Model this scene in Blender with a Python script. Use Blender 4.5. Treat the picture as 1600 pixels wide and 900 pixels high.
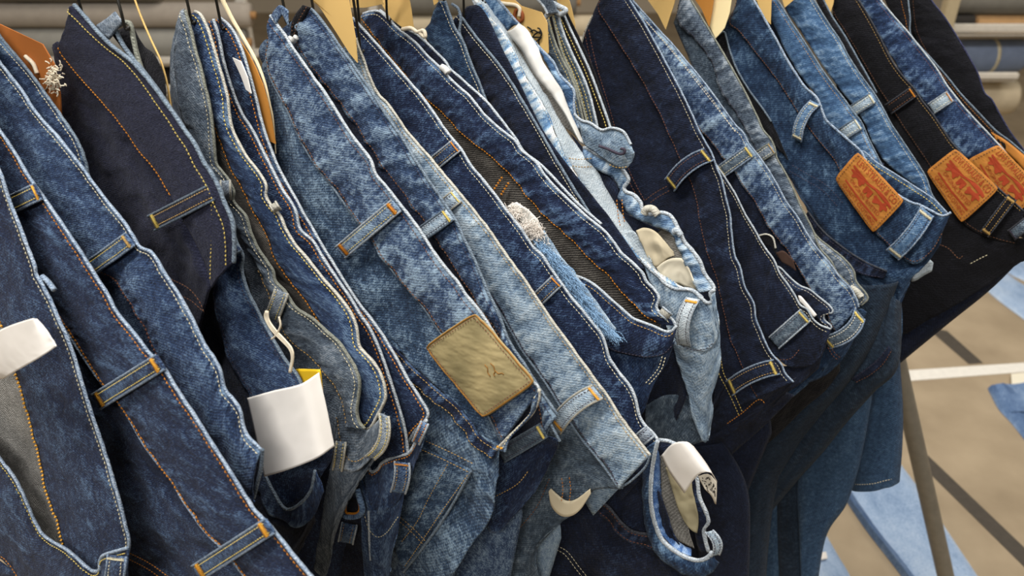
import bpy, bmesh, math, random
import numpy as np
from mathutils import Vector

# ------------------------------------------------------------------ camera / world / lights / exposure
scene = bpy.context.scene
for o in list(bpy.data.objects):
    bpy.data.objects.remove(o)
COL = scene.collection
F_PX, PITCH, CAMZ = 1256.0, math.radians(31.0), 1.5
cam_data = bpy.data.cameras.new('camera')
cam_data.sensor_width = 36.0
cam_data.lens = F_PX / 1600.0 * 36.0
cam_data.clip_start = 0.02
cam_data.dof.use_dof = True
cam_data.dof.focus_distance = 0.80
cam_data.dof.aperture_fstop = 6.3
cam = bpy.data.objects.new('camera', cam_data)
cam.location = (0, 0, CAMZ)
cam.rotation_euler = (math.pi / 2 - PITCH, 0, 0)
COL.objects.link(cam)
scene.camera = cam

world = bpy.data.worlds.new('world')
scene.world = world
world.use_nodes = True
bg = world.node_tree.nodes['Background']
bg.inputs[0].default_value = (1.0, 0.97, 0.93, 1)
bg.inputs[1].default_value = 0.13


def area_lamp(name, loc, size, power, color, target):
    d = bpy.data.lights.new(name, 'AREA')
    d.shape = 'RECTANGLE'
    d.size, d.size_y = size
    d.energy = power
    d.color = color
    o = bpy.data.objects.new(name, d)
    o.location = loc
    v = Vector(target) - Vector(loc)
    o.rotation_euler = v.to_track_quat('-Z', 'Y').to_euler()
    COL.objects.link(o)
    return o


area_lamp('ceiling_lamp', (-0.7, 0.35, 3.0), (1.4, 0.4), 88, (1.0, 0.97, 0.94), (-0.7, 0.35, 0))
area_lamp('ceiling_lamp', (0.9, 0.75, 3.0), (1.4, 0.4), 60, (1.0, 0.97, 0.94), (0.9, 0.75, 0))
area_lamp('ceiling_lamp', (-0.5, -1.6, 3.0), (1.6, 0.5), 85, (1.0, 0.97, 0.94), (-0.5, -1.6, 0))
area_lamp('ceiling_lamp', (0.2, 2.6, 3.0), (1.8, 0.6), 55, (1.0, 0.93, 0.84), (0.2, 2.6, 0))
area_lamp('ceiling_lamp', (2.6, 2.4, 3.0), (1.8, 0.6), 55, (1.0, 0.93, 0.84), (2.6, 2.4, 0))

vs = scene.view_settings
vs.view_transform = 'Standard'
vs.look = 'None'
vs.exposure = -0.60
vs.gamma = 1.0
vs.use_curve_mapping = False

# ------------------------------------------------------------------ pixel -> world helpers
CAM = np.array([0.0, 0.0, CAMZ])
cp, sp = math.cos(PITCH), math.sin(PITCH)
FWD = np.array([0.0, cp, -sp])
UP = np.array([0.0, sp, cp])
RIGHT = np.array([1.0, 0.0, 0.0])
THETA, TILT = math.radians(35), math.radians(12)
# the direction the hanging jeans face: every pair hangs square to this
NRM = np.array([-math.sin(THETA) * math.cos(TILT), -math.cos(THETA) * math.cos(TILT), math.sin(TILT)])


def rays(px):
    px = np.asarray(px, float)
    x = (px[..., 0] - 800.0) / F_PX
    y = (px[..., 1] - 450.0) / F_PX
    return x[..., None] * RIGHT + FWD - y[..., None] * UP


def on_hang(px, D):
    """point on the hanging plane that lies D metres from the viewpoint along NRM"""
    r = rays(px)
    s = np.asarray(D) / -(r @ NRM)
    return CAM + r * s[..., None]


def on_floor(px, z=0.0):
    r = rays(px)
    s = (z - CAMZ) / r[..., 2]
    return CAM + r * s[..., None]


def on_depth(px, Y):
    r = rays(px)
    s = Y / r[..., 1]
    return CAM + r * s[..., None]


def spline(pts, n):
    p = np.asarray(pts, float)
    if len(p) == 2:
        t = np.linspace(0, 1, n)[:, None]
        return p[0] * (1 - t) + p[1] * t
    q = np.vstack([2 * p[0] - p[1], p, 2 * p[-1] - p[-2]])
    out = []
    for i in range(1, len(q) - 2):
        t = np.linspace(0, 1, 24, endpoint=False)[:, None]
        a, b, c, d = q[i - 1], q[i], q[i + 1], q[i + 2]
        out.append(0.5 * (2 * b + (c - a) * t + (2 * a - 5 * b + 4 * c - d) * t ** 2 + (3 * b - a - 3 * c + d) * t ** 3))
    out.append(p[-1:])
    out = np.vstack(out)
    s = np.concatenate([[0], np.cumsum(np.linalg.norm(np.diff(out, axis=0), axis=1))])
    tt = np.linspace(0, s[-1], n)
    return np.stack([np.interp(tt, s, out[:, k]) for k in range(out.shape[1])], 1)


def vnoise(x, y, seed=0):
    x = np.asarray(x, float); y = np.asarray(y, float)
    xi, yi = np.floor(x).astype(np.int64), np.floor(y).astype(np.int64)
    xf, yf = x - xi, y - yi
    def h(a, b):
        v = (a * 374761393 + b * 668265263 + seed * 974634377) & 0x7fffffff
        v = ((v ^ (v >> 13)) * 1274126177) & 0x7fffffff
        return ((v ^ (v >> 16)) & 0xffff) / 65535.0
    u = xf * xf * (3 - 2 * xf); w = yf * yf * (3 - 2 * yf)
    return (h(xi, yi) * (1 - u) + h(xi + 1, yi) * u) * (1 - w) + (h(xi, yi + 1) * (1 - u) + h(xi + 1, yi + 1) * u) * w


def fbm(x, y, seed=0, o=3):
    r, a, t = 0, 0.5, 0
    for k in range(o):
        r = r + a * vnoise(x * 2 ** k, y * 2 ** k, seed + k * 17); t += a; a *= 0.5
    return r / t - 0.5


# ------------------------------------------------------------------ materials
def lin(hexs):
    c = [int(hexs[i:i + 2], 16) / 255 for i in (1, 3, 5)]
    return tuple(v / 12.92 if v <= 0.04045 else ((v + 0.055) / 1.055) ** 2.4 for v in c) + (1,)


def new_mat(name):
    m = bpy.data.materials.new(name)
    m.use_nodes = True
    nt = m.node_tree
    b = nt.nodes['Principled BSDF']
    return m, nt, b


MATS = {}


def N(nt, typ, **kw):
    n = nt.nodes.new(typ)
    for k, v in kw.items():
        setattr(n, k, v)
    return n


def dull(c, k=0.24):
    r, g, b, a = lin(c)
    y = 0.3 * r + 0.55 * g + 0.15 * b
    return (r * (1 - k) + y * k, g * (1 - k) + y * k * 1.03, b * (1 - k) + y * k, 1)


def denim(key, dark, mid, light, bias=0.0, wearw=0.55, mottle=0.5, fleck=0.5, twill=0.12):
    """woven cotton: dyed warp with pale weft flecks, faded on the ridges (attribute 'wear')"""
    if key in MATS:
        return MATS[key]
    m, nt, b = new_mat('denim_' + key)
    L = nt.links.new
    uv = N(nt, 'ShaderNodeUVMap'); uv.uv_map = 'UVMap'
    at = N(nt, 'ShaderNodeAttribute'); at.attribute_name = 'wear'
    def noise(scale, sx, sy, detail, rot=0.0):
        mp = N(nt, 'ShaderNodeMapping')
        mp.inputs['Scale'].default_value = (sx, sy, 1)
        mp.inputs['Rotation'].default_value = (0, 0, rot)
        L(uv.outputs[0], mp.inputs[0])
        n = N(nt, 'ShaderNodeTexNoise')
        n.inputs['Scale'].default_value = scale
        n.inputs['Detail'].default_value = detail
        n.inputs['Roughness'].default_value = 0.62
        L(mp.outputs[0], n.inputs['Vector'])
        return n.outputs[0]
    def madd(a, k, c):
        x = N(nt, 'ShaderNodeMath'); x.operation = 'MULTIPLY_ADD'
        L(a, x.inputs[0]); x.inputs[1].default_value = k
        if isinstance(c, float):
            x.inputs[2].default_value = c
        else:
            L(c, x.inputs[2])
        return x.outputs[0]
    n1 = noise(48, 1, 1.0, 5)
    n2 = noise(210, 1.0, 0.8, 4)
    fl = noise(1.0, 820, 300, 3, 0.6)
    k1, k2, k3 = 1.0 * mottle, 1.7 * mottle, 2.3 * fleck
    f = madd(at.outputs['Fac'], wearw, bias - 0.5 * (k1 + k2 + k3))
    f = madd(n1, k1, f)
    f = madd(n2, k2, f)
    f = madd(fl, k3, f)
    wv = N(nt, 'ShaderNodeTexWave'); wv.wave_type = 'BANDS'; wv.bands_direction = 'DIAGONAL'
    wv.inputs['Scale'].default_value = 190
    wv.inputs['Distortion'].default_value = 1.5
    wv.inputs['Detail'].default_value = 1
    L(uv.outputs[0], wv.inputs['Vector'])
    tw = N(nt, 'ShaderNodeMath'); tw.operation = 'SUBTRACT'; tw.inputs[1].default_value = 0.5
    L(wv.outputs[1], tw.inputs[0])
    f = madd(tw.outputs[0], twill, f)
    cr = N(nt, 'ShaderNodeValToRGB')
    e = cr.color_ramp.elements
    e[0].position = 0.05; e[0].color = dull(dark)
    e[1].position = 0.95; e[1].color = dull(light)
    x = e.new(0.42); x.color = dull(mid)
    L(f, cr.inputs[0])
    L(cr.outputs[0], b.inputs['Base Color'])
    b.inputs['Roughness'].default_value = 0.88
    b.inputs['Specular IOR Level'].default_value = 0.18
    b.inputs['Sheen Weight'].default_value = 0.06
    h = madd(fl, 1.0, madd(wv.outputs[1], 0.16, madd(n2, 1.3, 0.0)))
    bp = N(nt, 'ShaderNodeBump')
    bp.inputs['Strength'].default_value = 0.9
    bp.inputs['Distance'].default_value = 0.0015
    L(h, bp.inputs['Height'])
    L(bp.outputs[0], b.inputs['Normal'])
    MATS[key] = m
    return m


def plain(key, color, rough=0.8, var=0.12, scale=60.0, spec=0.25, metal=0.0, bump=0.0, color2=None, obj=True):
    if key in MATS:
        return MATS[key]
    m, nt, b = new_mat(key)
    L = nt.links.new
    tc = N(nt, 'ShaderNodeTexCoord')
    n = N(nt, 'ShaderNodeTexNoise')
    n.inputs['Scale'].default_value = scale
    n.inputs['Detail'].default_value = 5
    L(tc.outputs['Object'], n.inputs['Vector'])
    cr = N(nt, 'ShaderNodeValToRGB')
    c = lin(color)
    e = cr.color_ramp.elements
    e[0].position = 0.3; e[1].position = 0.7
    if color2:
        e[0].color = lin(color2); e[1].color = c
    else:
        e[0].color = tuple(v * (1 - var) for v in c[:3]) + (1,)
        e[1].color = tuple(min(1, v * (1 + var)) for v in c[:3]) + (1,)
    L(n.outputs[0], cr.inputs[0])
    L(cr.outputs[0], b.inputs['Base Color'])
    b.inputs['Roughness'].default_value = rough
    b.inputs['Specular IOR Level'].default_value = spec
    b.inputs['Metallic'].default_value = metal
    if bump:
        bp = N(nt, 'ShaderNodeBump')
        bp.inputs['Strength'].default_value = bump
        bp.inputs['Distance'].default_value = 0.002
        L(n.outputs[0], bp.inputs['Height'])
        L(bp.outputs[0], b.inputs['Normal'])
    MATS[key] = m
    return m


THREAD = {
    'gold': '#a4854e', 'yellow': '#c2ac5c', 'orange': '#b2711f', 'pale': '#c9c0a0', 'brown': '#6a4730', 'rust': '#6d4634',
    'amber': '#cc9434', 'dark': '#3a3440', 'cream': '#d8d0bc',
}


def thread(c):
    return plain('thread_' + c, THREAD[c], rough=0.7, var=0.2, scale=400)


# ------------------------------------------------------------------ object helpers
def mesh_obj(name, verts, faces, mat, parent=None, smooth=True, uvs=None, wear=None):
    me = bpy.data.meshes.new(name)
    verts = np.asarray(verts, float)
    me.from_pydata(verts.tolist(), [], [tuple(f) for f in faces])
    me.materials.append(mat)
    if smooth:
        me.polygons.foreach_set('use_smooth', [True] * len(me.polygons))
    if uvs is not None:
        ul = me.uv_layers.new(name='UVMap')
        li = np.zeros(len(me.loops), np.int32)
        me.loops.foreach_get('vertex_index', li)
        ul.data.foreach_set('uv', np.asarray(uvs, np.float32)[li].ravel())
    if wear is not None:
        a = me.attributes.new('wear', 'FLOAT', 'POINT')
        a.data.foreach_set('value', np.asarray(wear, np.float32).ravel())
    me.update()
    o = bpy.data.objects.new(name, me)
    COL.objects.link(o)
    if parent is not None:
        o.parent = parent
        p = parent
        loc = Vector((0, 0, 0))
        while p is not None:
            loc += p.location
            p = p.parent
        me.transform(__import__('mathutils').Matrix.Translation(-loc))
    return o


def tag(o, label, cat, group=None, kind=None):
    if label: o['label'] = label
    if cat: o['category'] = cat
    if group: o['group'] = group
    if kind: o['kind'] = kind
    return o


def empty(name, loc, label, cat, group=None):
    o = bpy.data.objects.new(name, None)
    o.empty_display_size = 0.05
    o.location = tuple(loc)
    COL.objects.link(o)
    return tag(o, label, cat, group)


def tube(name, pts, r, mat, parent=None, sides=8, uvs=True, wear=0.8, r2=None, cap=True):
    p = np.asarray(pts, float)
    n = len(p)
    t = np.gradient(p, axis=0)
    t /= np.linalg.norm(t, axis=1)[:, None] + 1e-9
    ref = np.array([0.0, 0.0, 1.0]) if abs(t[:, 2]).mean() < 0.8 else np.array([1.0, 0, 0])
    V, U = [], []
    rr = np.full(n, r) if np.isscalar(r) else np.asarray(r)
    prev = None
    s = np.concatenate([[0], np.cumsum(np.linalg.norm(np.diff(p, axis=0), axis=1))])
    for i in range(n):
        a = ref - t[i] * (ref @ t[i]) if prev is None else prev - t[i] * (prev @ t[i])
        a /= np.linalg.norm(a) + 1e-9
        prev = a
        b = np.cross(t[i], a)
        for k in range(sides):
            ang = 2 * math.pi * k / sides
            V.append(p[i] + rr[i] * (math.cos(ang) * a + math.sin(ang) * b))
            U.append((s[i], k * 0.0015))
    Fc = []
    for i in range(n - 1):
        for k in range(sides):
            k2 = (k + 1) % sides
            Fc.append((i * sides + k, i * sides + k2, (i + 1) * sides + k2, (i + 1) * sides + k))
    if cap:
        Fc.append(tuple(reversed(range(sides))))
        Fc.append(tuple((n - 1) * sides + k for k in range(sides)))
    return mesh_obj(name, V, Fc, mat, parent, True, U, np.full(len(V), wear))


class Sheet:
    pass


def loft(name, lines, D, offs, mat, parent, res=0.0022, pk=0.0, wr=0.001, drape=0.003, bulge=0.0, wear0=0.35,
         edgew=0.0, seed=0, thick=0.0014, vpk=(1, 1), skew=0.2, maxu=420, maxv=140, diag=1.0):
    """cloth surface lofted through traced lines on the garment's hanging plane.
    offs: distance behind the plane for every line (number or per-u list)"""
    L0 = on_hang(spline(lines[0], 40), D)
    L1 = on_hang(spline(lines[-1], 40), D)
    lu = max(np.linalg.norm(np.diff(L0, axis=0), axis=1).sum(), np.linalg.norm(np.diff(L1, axis=0), axis=1).sum())
    lv = np.linalg.norm(L0 - L1, axis=1).mean()
    nu = int(min(maxu, max(6, lu / res))); nv = int(min(maxv, max(4, lv / res)))
    R = np.stack([spline(l, nu) for l in lines])                       # k,nu,2
    O = []
    for o in offs:
        if np.isscalar(o):
            O.append(np.full(nu, float(o)))
        else:
            O.append(np.interp(np.linspace(0, 1, nu), np.linspace(0, 1, len(o)), o))
    O = np.stack(O)
    K = len(lines)
    tv = np.linspace(0, K - 1, nv)
    G = np.zeros((nv, nu, 2)); OO = np.zeros((nv, nu))
    if K == 2:
        w = tv[:, None]
        G = R[0][None] * (1 - w[..., None]) + R[1][None] * w[..., None]
        OO = O[0][None] * (1 - w) + O[1][None] * w
    else:
        for i in range(nu):
            stack = np.concatenate([R[:, i, :], O[:, i:i + 1] * 3000], 1)
            sp3 = spline(stack, nv)
            G[:, i] = sp3[:, :2]; OO[:, i] = sp3[:, 2] / 3000
    P = on_hang(G, D + OO)
    du = np.linalg.norm(np.diff(P, axis=1), axis=2)
    um = np.concatenate([np.zeros((nv, 1)), np.cumsum(du, 1)], 1)
    um = np.repeat(um.mean(0)[None], nv, 0)
    dv = np.linalg.norm(np.diff(P, axis=0), axis=2)
    vm = np.concatenate([np.zeros((1, nu)), np.cumsum(dv, 0)], 0)
    W = vm[-1:, :]
    vf = np.linspace(0, 1, nv)[:, None] * np.ones((1, nu))
    # relief
    low = fbm(um * 14 + 3.1, vm * 10 + seed, seed, 2)
    med = fbm(um * 66 + vm * 40 * diag, vm * 50 - um * 20 * diag, seed + 5, 3)
    # seam puckers: ridges across the seam, dying out away from it
    pu = um + skew * vm
    puck = vnoise(pu * 150, vm * 35 + 9, seed + 9) - 0.5 + 0.6 * (vnoise(pu * 75, vm * 20, seed + 13) - 0.5)
    puck = 0.62 * np.tanh(3.2 * puck)
    dt, db = vm, W - vm
    mask = vpk[0] * np.exp(-(dt / 0.006)) + vpk[1] * np.exp(-(db / 0.009)) + 0.06
    # needle dimples beside the lower seam and, fainter, beside the top stitching
    ph = 2 * np.pi * (um / 0.0098 + 1.1 * fbm(um * 30, vm * 0 + 3, seed + 21, 2))
    dim = np.maximum(0, np.sin(ph)) ** 1.5 * (0.4 + 1.1 * vnoise(um * 60, vm * 0 + 7, seed + 23))
    dim = dim * (vpk[1] * np.exp(-((db - 0.0085) / 0.0042) ** 2) + 0.45 * vpk[0] * np.exp(-((dt - 0.009) / 0.004) ** 2))
    h = drape * 2 * low + wr * 2.4 * med + pk * 2.2 * puck * np.minimum(mask, 1.1) - 0.9 * pk * dim
    h = h * (0.18 + 0.82 * np.clip(dt / 0.010, 0, 1)) + bulge * np.sin(np.pi * vf)
    P = P + h[..., None] * NRM
    wear = wear0 + 0.9 * med * min(1, wr / 0.001) + 0.85 * puck * np.minimum(mask, 1) * min(1.4, pk / 0.0008)
    wear = wear - 1.35 * dim * min(1.4, pk / 0.001) + edgew * np.exp(-dt / 0.0025) + 0.35 * low
    # thin faded crease lines running across the cloth
    cn = vnoise(um * 60 + vm * 75 + 2.0 * low, vm * 26 - um * 16, seed + 31)
    wear = wear + 0.5 * min(1, wr / 0.0009) * np.exp(-((cn - 0.5) / 0.035) ** 2) * np.clip(vnoise(um * 35, vm * 35, seed + 33) * 2 - 0.8, 0, 1)
    wear = np.clip(wear, 0, 1.3)
    idx = np.arange(nv * nu).reshape(nv, nu)
    a, b, c, d = idx[:-1, :-1], idx[:-1, 1:], idx[1:, 1:], idx[1:, :-1]
    fc = np.stack([a, b, c, d], -1).reshape(-1, 4)
    nn = np.cross(P[nv // 2, 1:] - P[nv // 2, :-1], P[min(nv - 1, nv // 2 + 1), :-1] - P[nv // 2, :-1]).sum(0)
    if nn @ NRM < 0:
        fc = fc[:, ::-1]
    uv = np.stack([um + seed * 0.37, vm + seed * 0.19], -1).reshape(-1, 2)
    o = mesh_obj(name, P.reshape(-1, 3), fc.tolist(), mat, parent, True, uv, wear.ravel())
    if thick:
        md = o.modifiers.new('cloth', 'SOLIDIFY')
        md.thickness = thick
        md.offset = -1
    s = Sheet()
    s.P, s.W, s.nu, s.nv, s.obj, s.ulen = P, W, nu, nv, o, um[0, -1]
    return s


def samp(s, u, v):
    u = np.clip(u, 0, 1) * (s.nu - 1); v = np.clip(v, 0, 1) * (s.nv - 1)
    i = np.minimum(u.astype(int), s.nu - 2); j = np.minimum(v.astype(int), s.nv - 2)
    fu = (u - i)[:, None]; fv = (v - j)[:, None]
    P = s.P
    return (P[j, i] * (1 - fu) + P[j, i + 1] * fu) * (1 - fv) + (P[j + 1, i] * (1 - fu) + P[j + 1, i + 1] * fu) * fv


DASH_F = [(0, 1, 2), (0, 2, 3), (0, 3, 4), (0, 4, 1), (1, 5, 2), (2, 5, 3), (3, 5, 4), (4, 5, 1)]


def dashes(pts, r, ln=0.0030, gap=0.0008, lift=0.0006):
    """separate thread stitches along a polyline of points"""
    p = np.asarray(pts, float)
    s = np.concatenate([[0], np.cumsum(np.linalg.norm(np.diff(p, axis=0), axis=1))])
    n = max(1, int(s[-1] / (ln + gap)))
    V, Fc = [], []
    for k in range(n):
        s0 = k * (ln + gap); s1 = s0 + ln
        A = np.array([np.interp(s0, s, p[:, c]) for c in range(3)])
        B = np.array([np.interp(s1, s, p[:, c]) for c in range(3)])
        t = B - A
        l = np.linalg.norm(t)
        if l < 1e-6: continue
        t /= l
        side = np.cross(t, NRM); side /= np.linalg.norm(side) + 1e-9
        A = A + NRM * lift * 0.3; B = B + NRM * lift * 0.3
        M = (A + B) / 2 + NRM * lift
        o = len(V)
        V += [A - t * 0.0002, M + side * r, M + NRM * r, M - side * r, M - NRM * r, B + t * 0.0002]
        Fc += [tuple(i + o for i in f) for f in DASH_F]
    return V, Fc


class Stitcher:
    def __init__(self, parent):
        self.parent = parent; self.b = {}

    def add(self, pts, color, r=0.0006, ln=0.0030, gap=0.0008):
        V, Fc = dashes(pts, r, ln, gap)
        bv, bf = self.b.setdefault(color, ([], []))
        o = len(bv)
        bv += V; bf += [tuple(i + o for i in f) for f in Fc]

    def build(self):
        for c, (v, f) in self.b.items():
            if v:
                o = mesh_obj('topstitching', v, f, thread(c), self.parent, False)
                o['kind'] = 'stuff'


class Jeans:
    def __init__(self, label, D, hook, mats, seed, thr='gold', edge=None):
        base = on_hang(np.array(hook, float), D)
        self.root = empty('jeans', base, label, 'jeans', 'pairs of jeans hanging on the rail')
        self.D, self.seed, self.thr = D, seed, thr
        self.mat = mats
        self.edge = edge or mats
        self.st = Stitcher(self.root)
        self.k = 0

    def sheet(self, name, lines, offs=0.0, mat=None, edge=None, st=(), er=0.0015, **kw):
        if np.isscalar(offs): offs = [offs] * len(lines)
        fine = 0.72 if self.D > 0.85 else 1.0
        er *= fine
        self.k += 1
        s = loft(name, lines, self.D, offs, mat or self.mat, kw.pop('parent', self.root), seed=self.seed * 7 + self.k, **kw)
        if edge is not None:
            n = max(30, int(s.ulen / 0.002))
            u = np.linspace(0, 1, n)
            pts = samp(s, u, np.zeros(n)) + NRM * 0.0002
            wob = 1 + 0.22 * (vnoise(u * n * 0.55, u * 0, self.seed) - 0.5)
            tube('waistband_edge', pts, er * wob, edge, self.root, 8, wear=0.9)
        for (v, c, *rest) in st:
            n = 260
            u = np.linspace(rest[1] if len(rest) > 1 else 0.0, rest[2] if len(rest) > 2 else 1.0, n)
            vv = np.full(n, v) if v >= 0 else None
            if v < 0:      # metres from the first line
                Wd = np.interp(u, np.linspace(0, 1, s.nu), s.W[0])
                vv = -v / Wd
            pts = samp(s, u, vv) + NRM * 0.0006
            self.st.add(pts, c, fine * (rest[0] if rest else 0.0006))
        return s

    def band(self, A, B, off=0.0, st=None, thr=None, mat=None, edge=None, pk=0.0008, wr=0.0009, **kw):
        """the waistband seen from outside: top edge A, seam to the body B"""
        if not hasattr(self, 'fb'): self.fb = (A, B)
        t = thr or self.thr
        if st is None:
            st = [(-0.0042, t), (0.93, t)]
        return self.sheet(kw.pop('name', 'waistband'), [A, B], off, mat, edge or self.edge, st, pk=pk, wr=wr,
                          edgew=0.35, bulge=kw.pop('bulge', 0.003), **kw)

    def body(self, A, B, off=0.003, off2=0.012, mat=None, name='body_panel', **kw):
        kw.setdefault('res', 0.0035)
        kw.setdefault('wr', 0.0016); kw.setdefault('drape', 0.006)
        nx = B[0] if isinstance(B[0][0], (list, tuple)) else B      # tuck the panel up under the seam above it
        a_, b_ = spline(A, 60), spline(nx, 60)
        dv_ = b_ - a_; dv_ /= np.linalg.norm(dv_, axis=1)[:, None] + 1e-6
        A = (a_ - dv_ * kw.pop('tuck', 7.0)).tolist()
        return self.sheet(name, [A, B] if not isinstance(B[0][0], (list, tuple)) else [A] + B, [off, off2] if not isinstance(B[0][0], (list, tuple)) else [off] + [off2] * len(B), mat, None, kw.pop('st', ()), **kw)

    def loop(self, hi, lo, w, bow=0.004, bend=(0, 0), mat=None, tack=None, thr=None, base=-0.003, wlo=None, tacks=(1, 1), seam=True):
        hi = np.array(hi, float); lo = np.array(lo, float)
        d = lo - hi; ln = np.linalg.norm(d); d /= ln
        nrm = np.array([-d[1], d[0]])
        mid = (hi + lo) / 2 + np.array(bend, float)
        wl = wlo or w
        c = [hi, (hi + mid) / 2 + np.array(bend) * 0.25, mid, (lo + mid) / 2 + np.array(bend) * 0.25, lo]
        ws = np.linspace(w, wl, 5) / 2
        A = [tuple(p + nrm * k) for p, k in zip(c, ws)]
        B = [tuple(p - nrm * k) for p, k in zip(c, ws)]
        t = np.linspace(0, 1, 9)
        of = (base - bow * np.sin(np.pi * np.clip(t, 0, 1)) ** 0.7).tolist()
        M = [((a[0] + b[0]) / 2, (a[1] + b[1]) / 2) for a, b in zip(A, B)]
        ofm = [o - 0.0012 for o in of]
        self.k += 1
        s = loft('belt_loop', [A, M, B], self.D, [of, ofm, of], mat or self.mat, self.root, res=0.0015, pk=0.0, wr=0.0005,
                 drape=0.0, wear0=0.62, seed=self.seed * 7 + self.k, thick=0.0022)
        # rounded side folds
        for v in (0.02, 0.98):
            u = np.linspace(0, 1, 40)
            tube('fold', samp(s, u, np.full(40, v)), 0.0011, self.edge, s.obj, 6, wear=0.75)
        if seam:
            sti = Stitcher(s.obj)
            for v in (0.2, 0.8):
                u = np.linspace(0.03, 0.97, 60)
                sti.add(samp(s, u, np.full(60, v)) + NRM * 0.0004, thr or self.thr, 0.00055, 0.0026, 0.0007)
            sti.build()
        tk = tack or self.thr
        for on, uu in zip(tacks, (0.07, 0.93)):
            if not on: continue
            V, Fc = [], []
            for k in range(14):
                f = k / 13
                a = samp(s, np.array([uu - 0.035]), np.array([0.08 + 0.84 * f]))[0]
                b = samp(s, np.array([uu + 0.035]), np.array([0.08 + 0.84 * (f + 0.03)]))[0]
                v_, f_ = dashes(np.array([a, b]) + NRM * 0.0008, 0.0007, np.linalg.norm(b - a) * 0.98, 0.0001)
                o = len(V); V += v_; Fc += [tuple(i + o for i in q) for q in f_]
            mesh_obj('bartack', V, Fc, thread(tk), s.obj, False)
        return s

    def stitch(self, px, color=None, off=-0.002, r=0.0006, double=0, ln=0.0030):
        p = spline(px, 200)
        self.st.add(on_hang(p, self.D + off), color or self.thr, r, ln)
        if double:
            t = np.gradient(p, axis=0); t /= np.linalg.norm(t, axis=1)[:, None] + 1e-9
            q = p + np.stack([-t[:, 1], t[:, 0]], 1) * double
            self.st.add(on_hang(q, self.D + off), color or self.thr, r, ln)

    def cord(self, px, off, r, mat, name='waistband_edge'):
        n = 80
        if not np.isscalar(off):
            off = np.interp(np.linspace(0, 1, n), np.linspace(0, 1, len(off)), off)
        return tube(name, on_hang(spline(px, n), self.D + off), r, mat, self.root, 8, wear=0.85)

    def leg(self, left, right, off=0.01, depth=0.03, mat=None, hem=True, **kw):
        """hanging trouser leg: a rounded tube whose outline is traced"""
        n = 110
        a = spline(left, n); b = spline(right, n)
        m = 40
        self.k += 1
        sd = self.seed * 7 + self.k
        V, U, Wr = [], [], []
        A3 = on_hang(a, self.D + off); B3 = on_hang(b, self.D + off)
        C = (A3 + B3) / 2; H = (B3 - A3) / 2
        s = np.concatenate([[0], np.cumsum(np.linalg.norm(np.diff(C, axis=0), axis=1))])
        ang = np.linspace(0, 2 * np.pi, m, endpoint=False)
        dep = np.minimum(depth, np.linalg.norm(H, axis=1) * 0.9)
        for i in range(n):
            for k in range(m):
                g = ang[k]
                rad = 1 + 0.0
                fold = kw.get('fold', 0.4) * fbm(np.array(2.2 * math.cos(g) + s[i] * 2.5), np.array(s[i] * 5.0 + math.sin(g) * 0.6), sd, 3)
                V.append(C[i] + H[i] * math.cos(g) * rad + NRM * dep[i] * math.sin(g) * (1 + 1.6 * fold))
                U.append((s[i] + sd * 0.3, np.linalg.norm(H[i]) * g + sd * 0.2))
                Wr.append(kw.get('wear0', 0.3) + 0.7 * fold)
        Fc = [(i * m + k, i * m + (k + 1) % m, (i + 1) * m + (k + 1) % m, (i + 1) * m + k) for i in range(n - 1) for k in range(m)]
        o = mesh_obj('leg', V, Fc, mat or self.mat, self.root, True, U, np.clip(Wr, 0, 1))
        md = o.modifiers.new('cloth', 'SOLIDIFY'); md.thickness = 0.0015; md.offset = 1
        if hem:
            sti = Stitcher(o)
            r = np.array(V[(n - 8) * m:(n - 7) * m]); r = np.vstack([r[:m // 2 + 1]]) + NRM * 0.0012
            sti.add(r, self.thr, 0.0006)
            sti.build()
        return o

    def hang(self, fr=(0.5, 0.78), mat=None, back=True, off=0.023, hw=0.062, dep=0.006, side=1, shift=0.075):
        """the far half of the garment and its two legs, hanging down behind the part in view"""
        A, B = (spline(x, 60) for x in self.fb)
        if back:
            C2 = B + (B - A) / (np.linalg.norm(B - A, axis=1)[:, None] + 1e-6) * 60
            self.sheet('back_panel', [(A + (B - A) * 0.15).tolist(), C2.tolist()], [0.016, 0.018], mat, None, (), res=0.006, wr=0.001)
        down = np.array([0, 0, -1.0]) + NRM[2] * NRM
        down /= np.linalg.norm(down)
        hx = np.array([math.cos(THETA), -math.sin(THETA), 0])
        for q, f in enumerate(fr):
            i_ = int(f * 59)
            Pa, Pb = on_hang(A[i_], self.D + off), on_hang(B[i_], self.D + off)
            dr = (Pb - Pa) / np.linalg.norm(Pb - Pa)
            T = (Pb + dr * shift) if side > 0 else (Pa - dr * shift)
            ln = min(0.95, (T[2] - 0.40 - 0.05 * ((self.seed * 7 + q * 3) % 5) / 5) / -down[2])
            n, m = 60, 24
            self.k += 1
            sd = self.seed * 7 + self.k
            V, U, Wr = [], [], []
            for i in range(n):
                t = i / (n - 1)
                c = T + down * (ln * t - 0.01) + hx * (0.012 * math.sin(3 * t + sd))
                w = hw * (1.2 - 0.35 * t) * min(1.0, 0.45 + 3.0 * t)
                for k in range(m):
                    g = 2 * math.pi * k / m
                    fo = 0.5 * fbm(np.array(2.2 * math.cos(g) + t * 1.5), np.array(t * 4 + math.sin(g) * .5), sd, 2)
                    V.append(c + hx * w * math.cos(g) + NRM * dep * math.sin(g) * (1 + fo))
                    U.append((ln * t, w * g)); Wr.append(0.3 + 0.6 * fo)
            Fc = [(i * m + k, i * m + (k + 1) % m, (i + 1) * m + (k + 1) % m, (i + 1) * m + k) for i in range(n - 1) for k in range(m)]
            o = mesh_obj('leg', V, Fc, mat or self.mat, self.root, True, U, np.clip(Wr, 0, 1))
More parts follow.
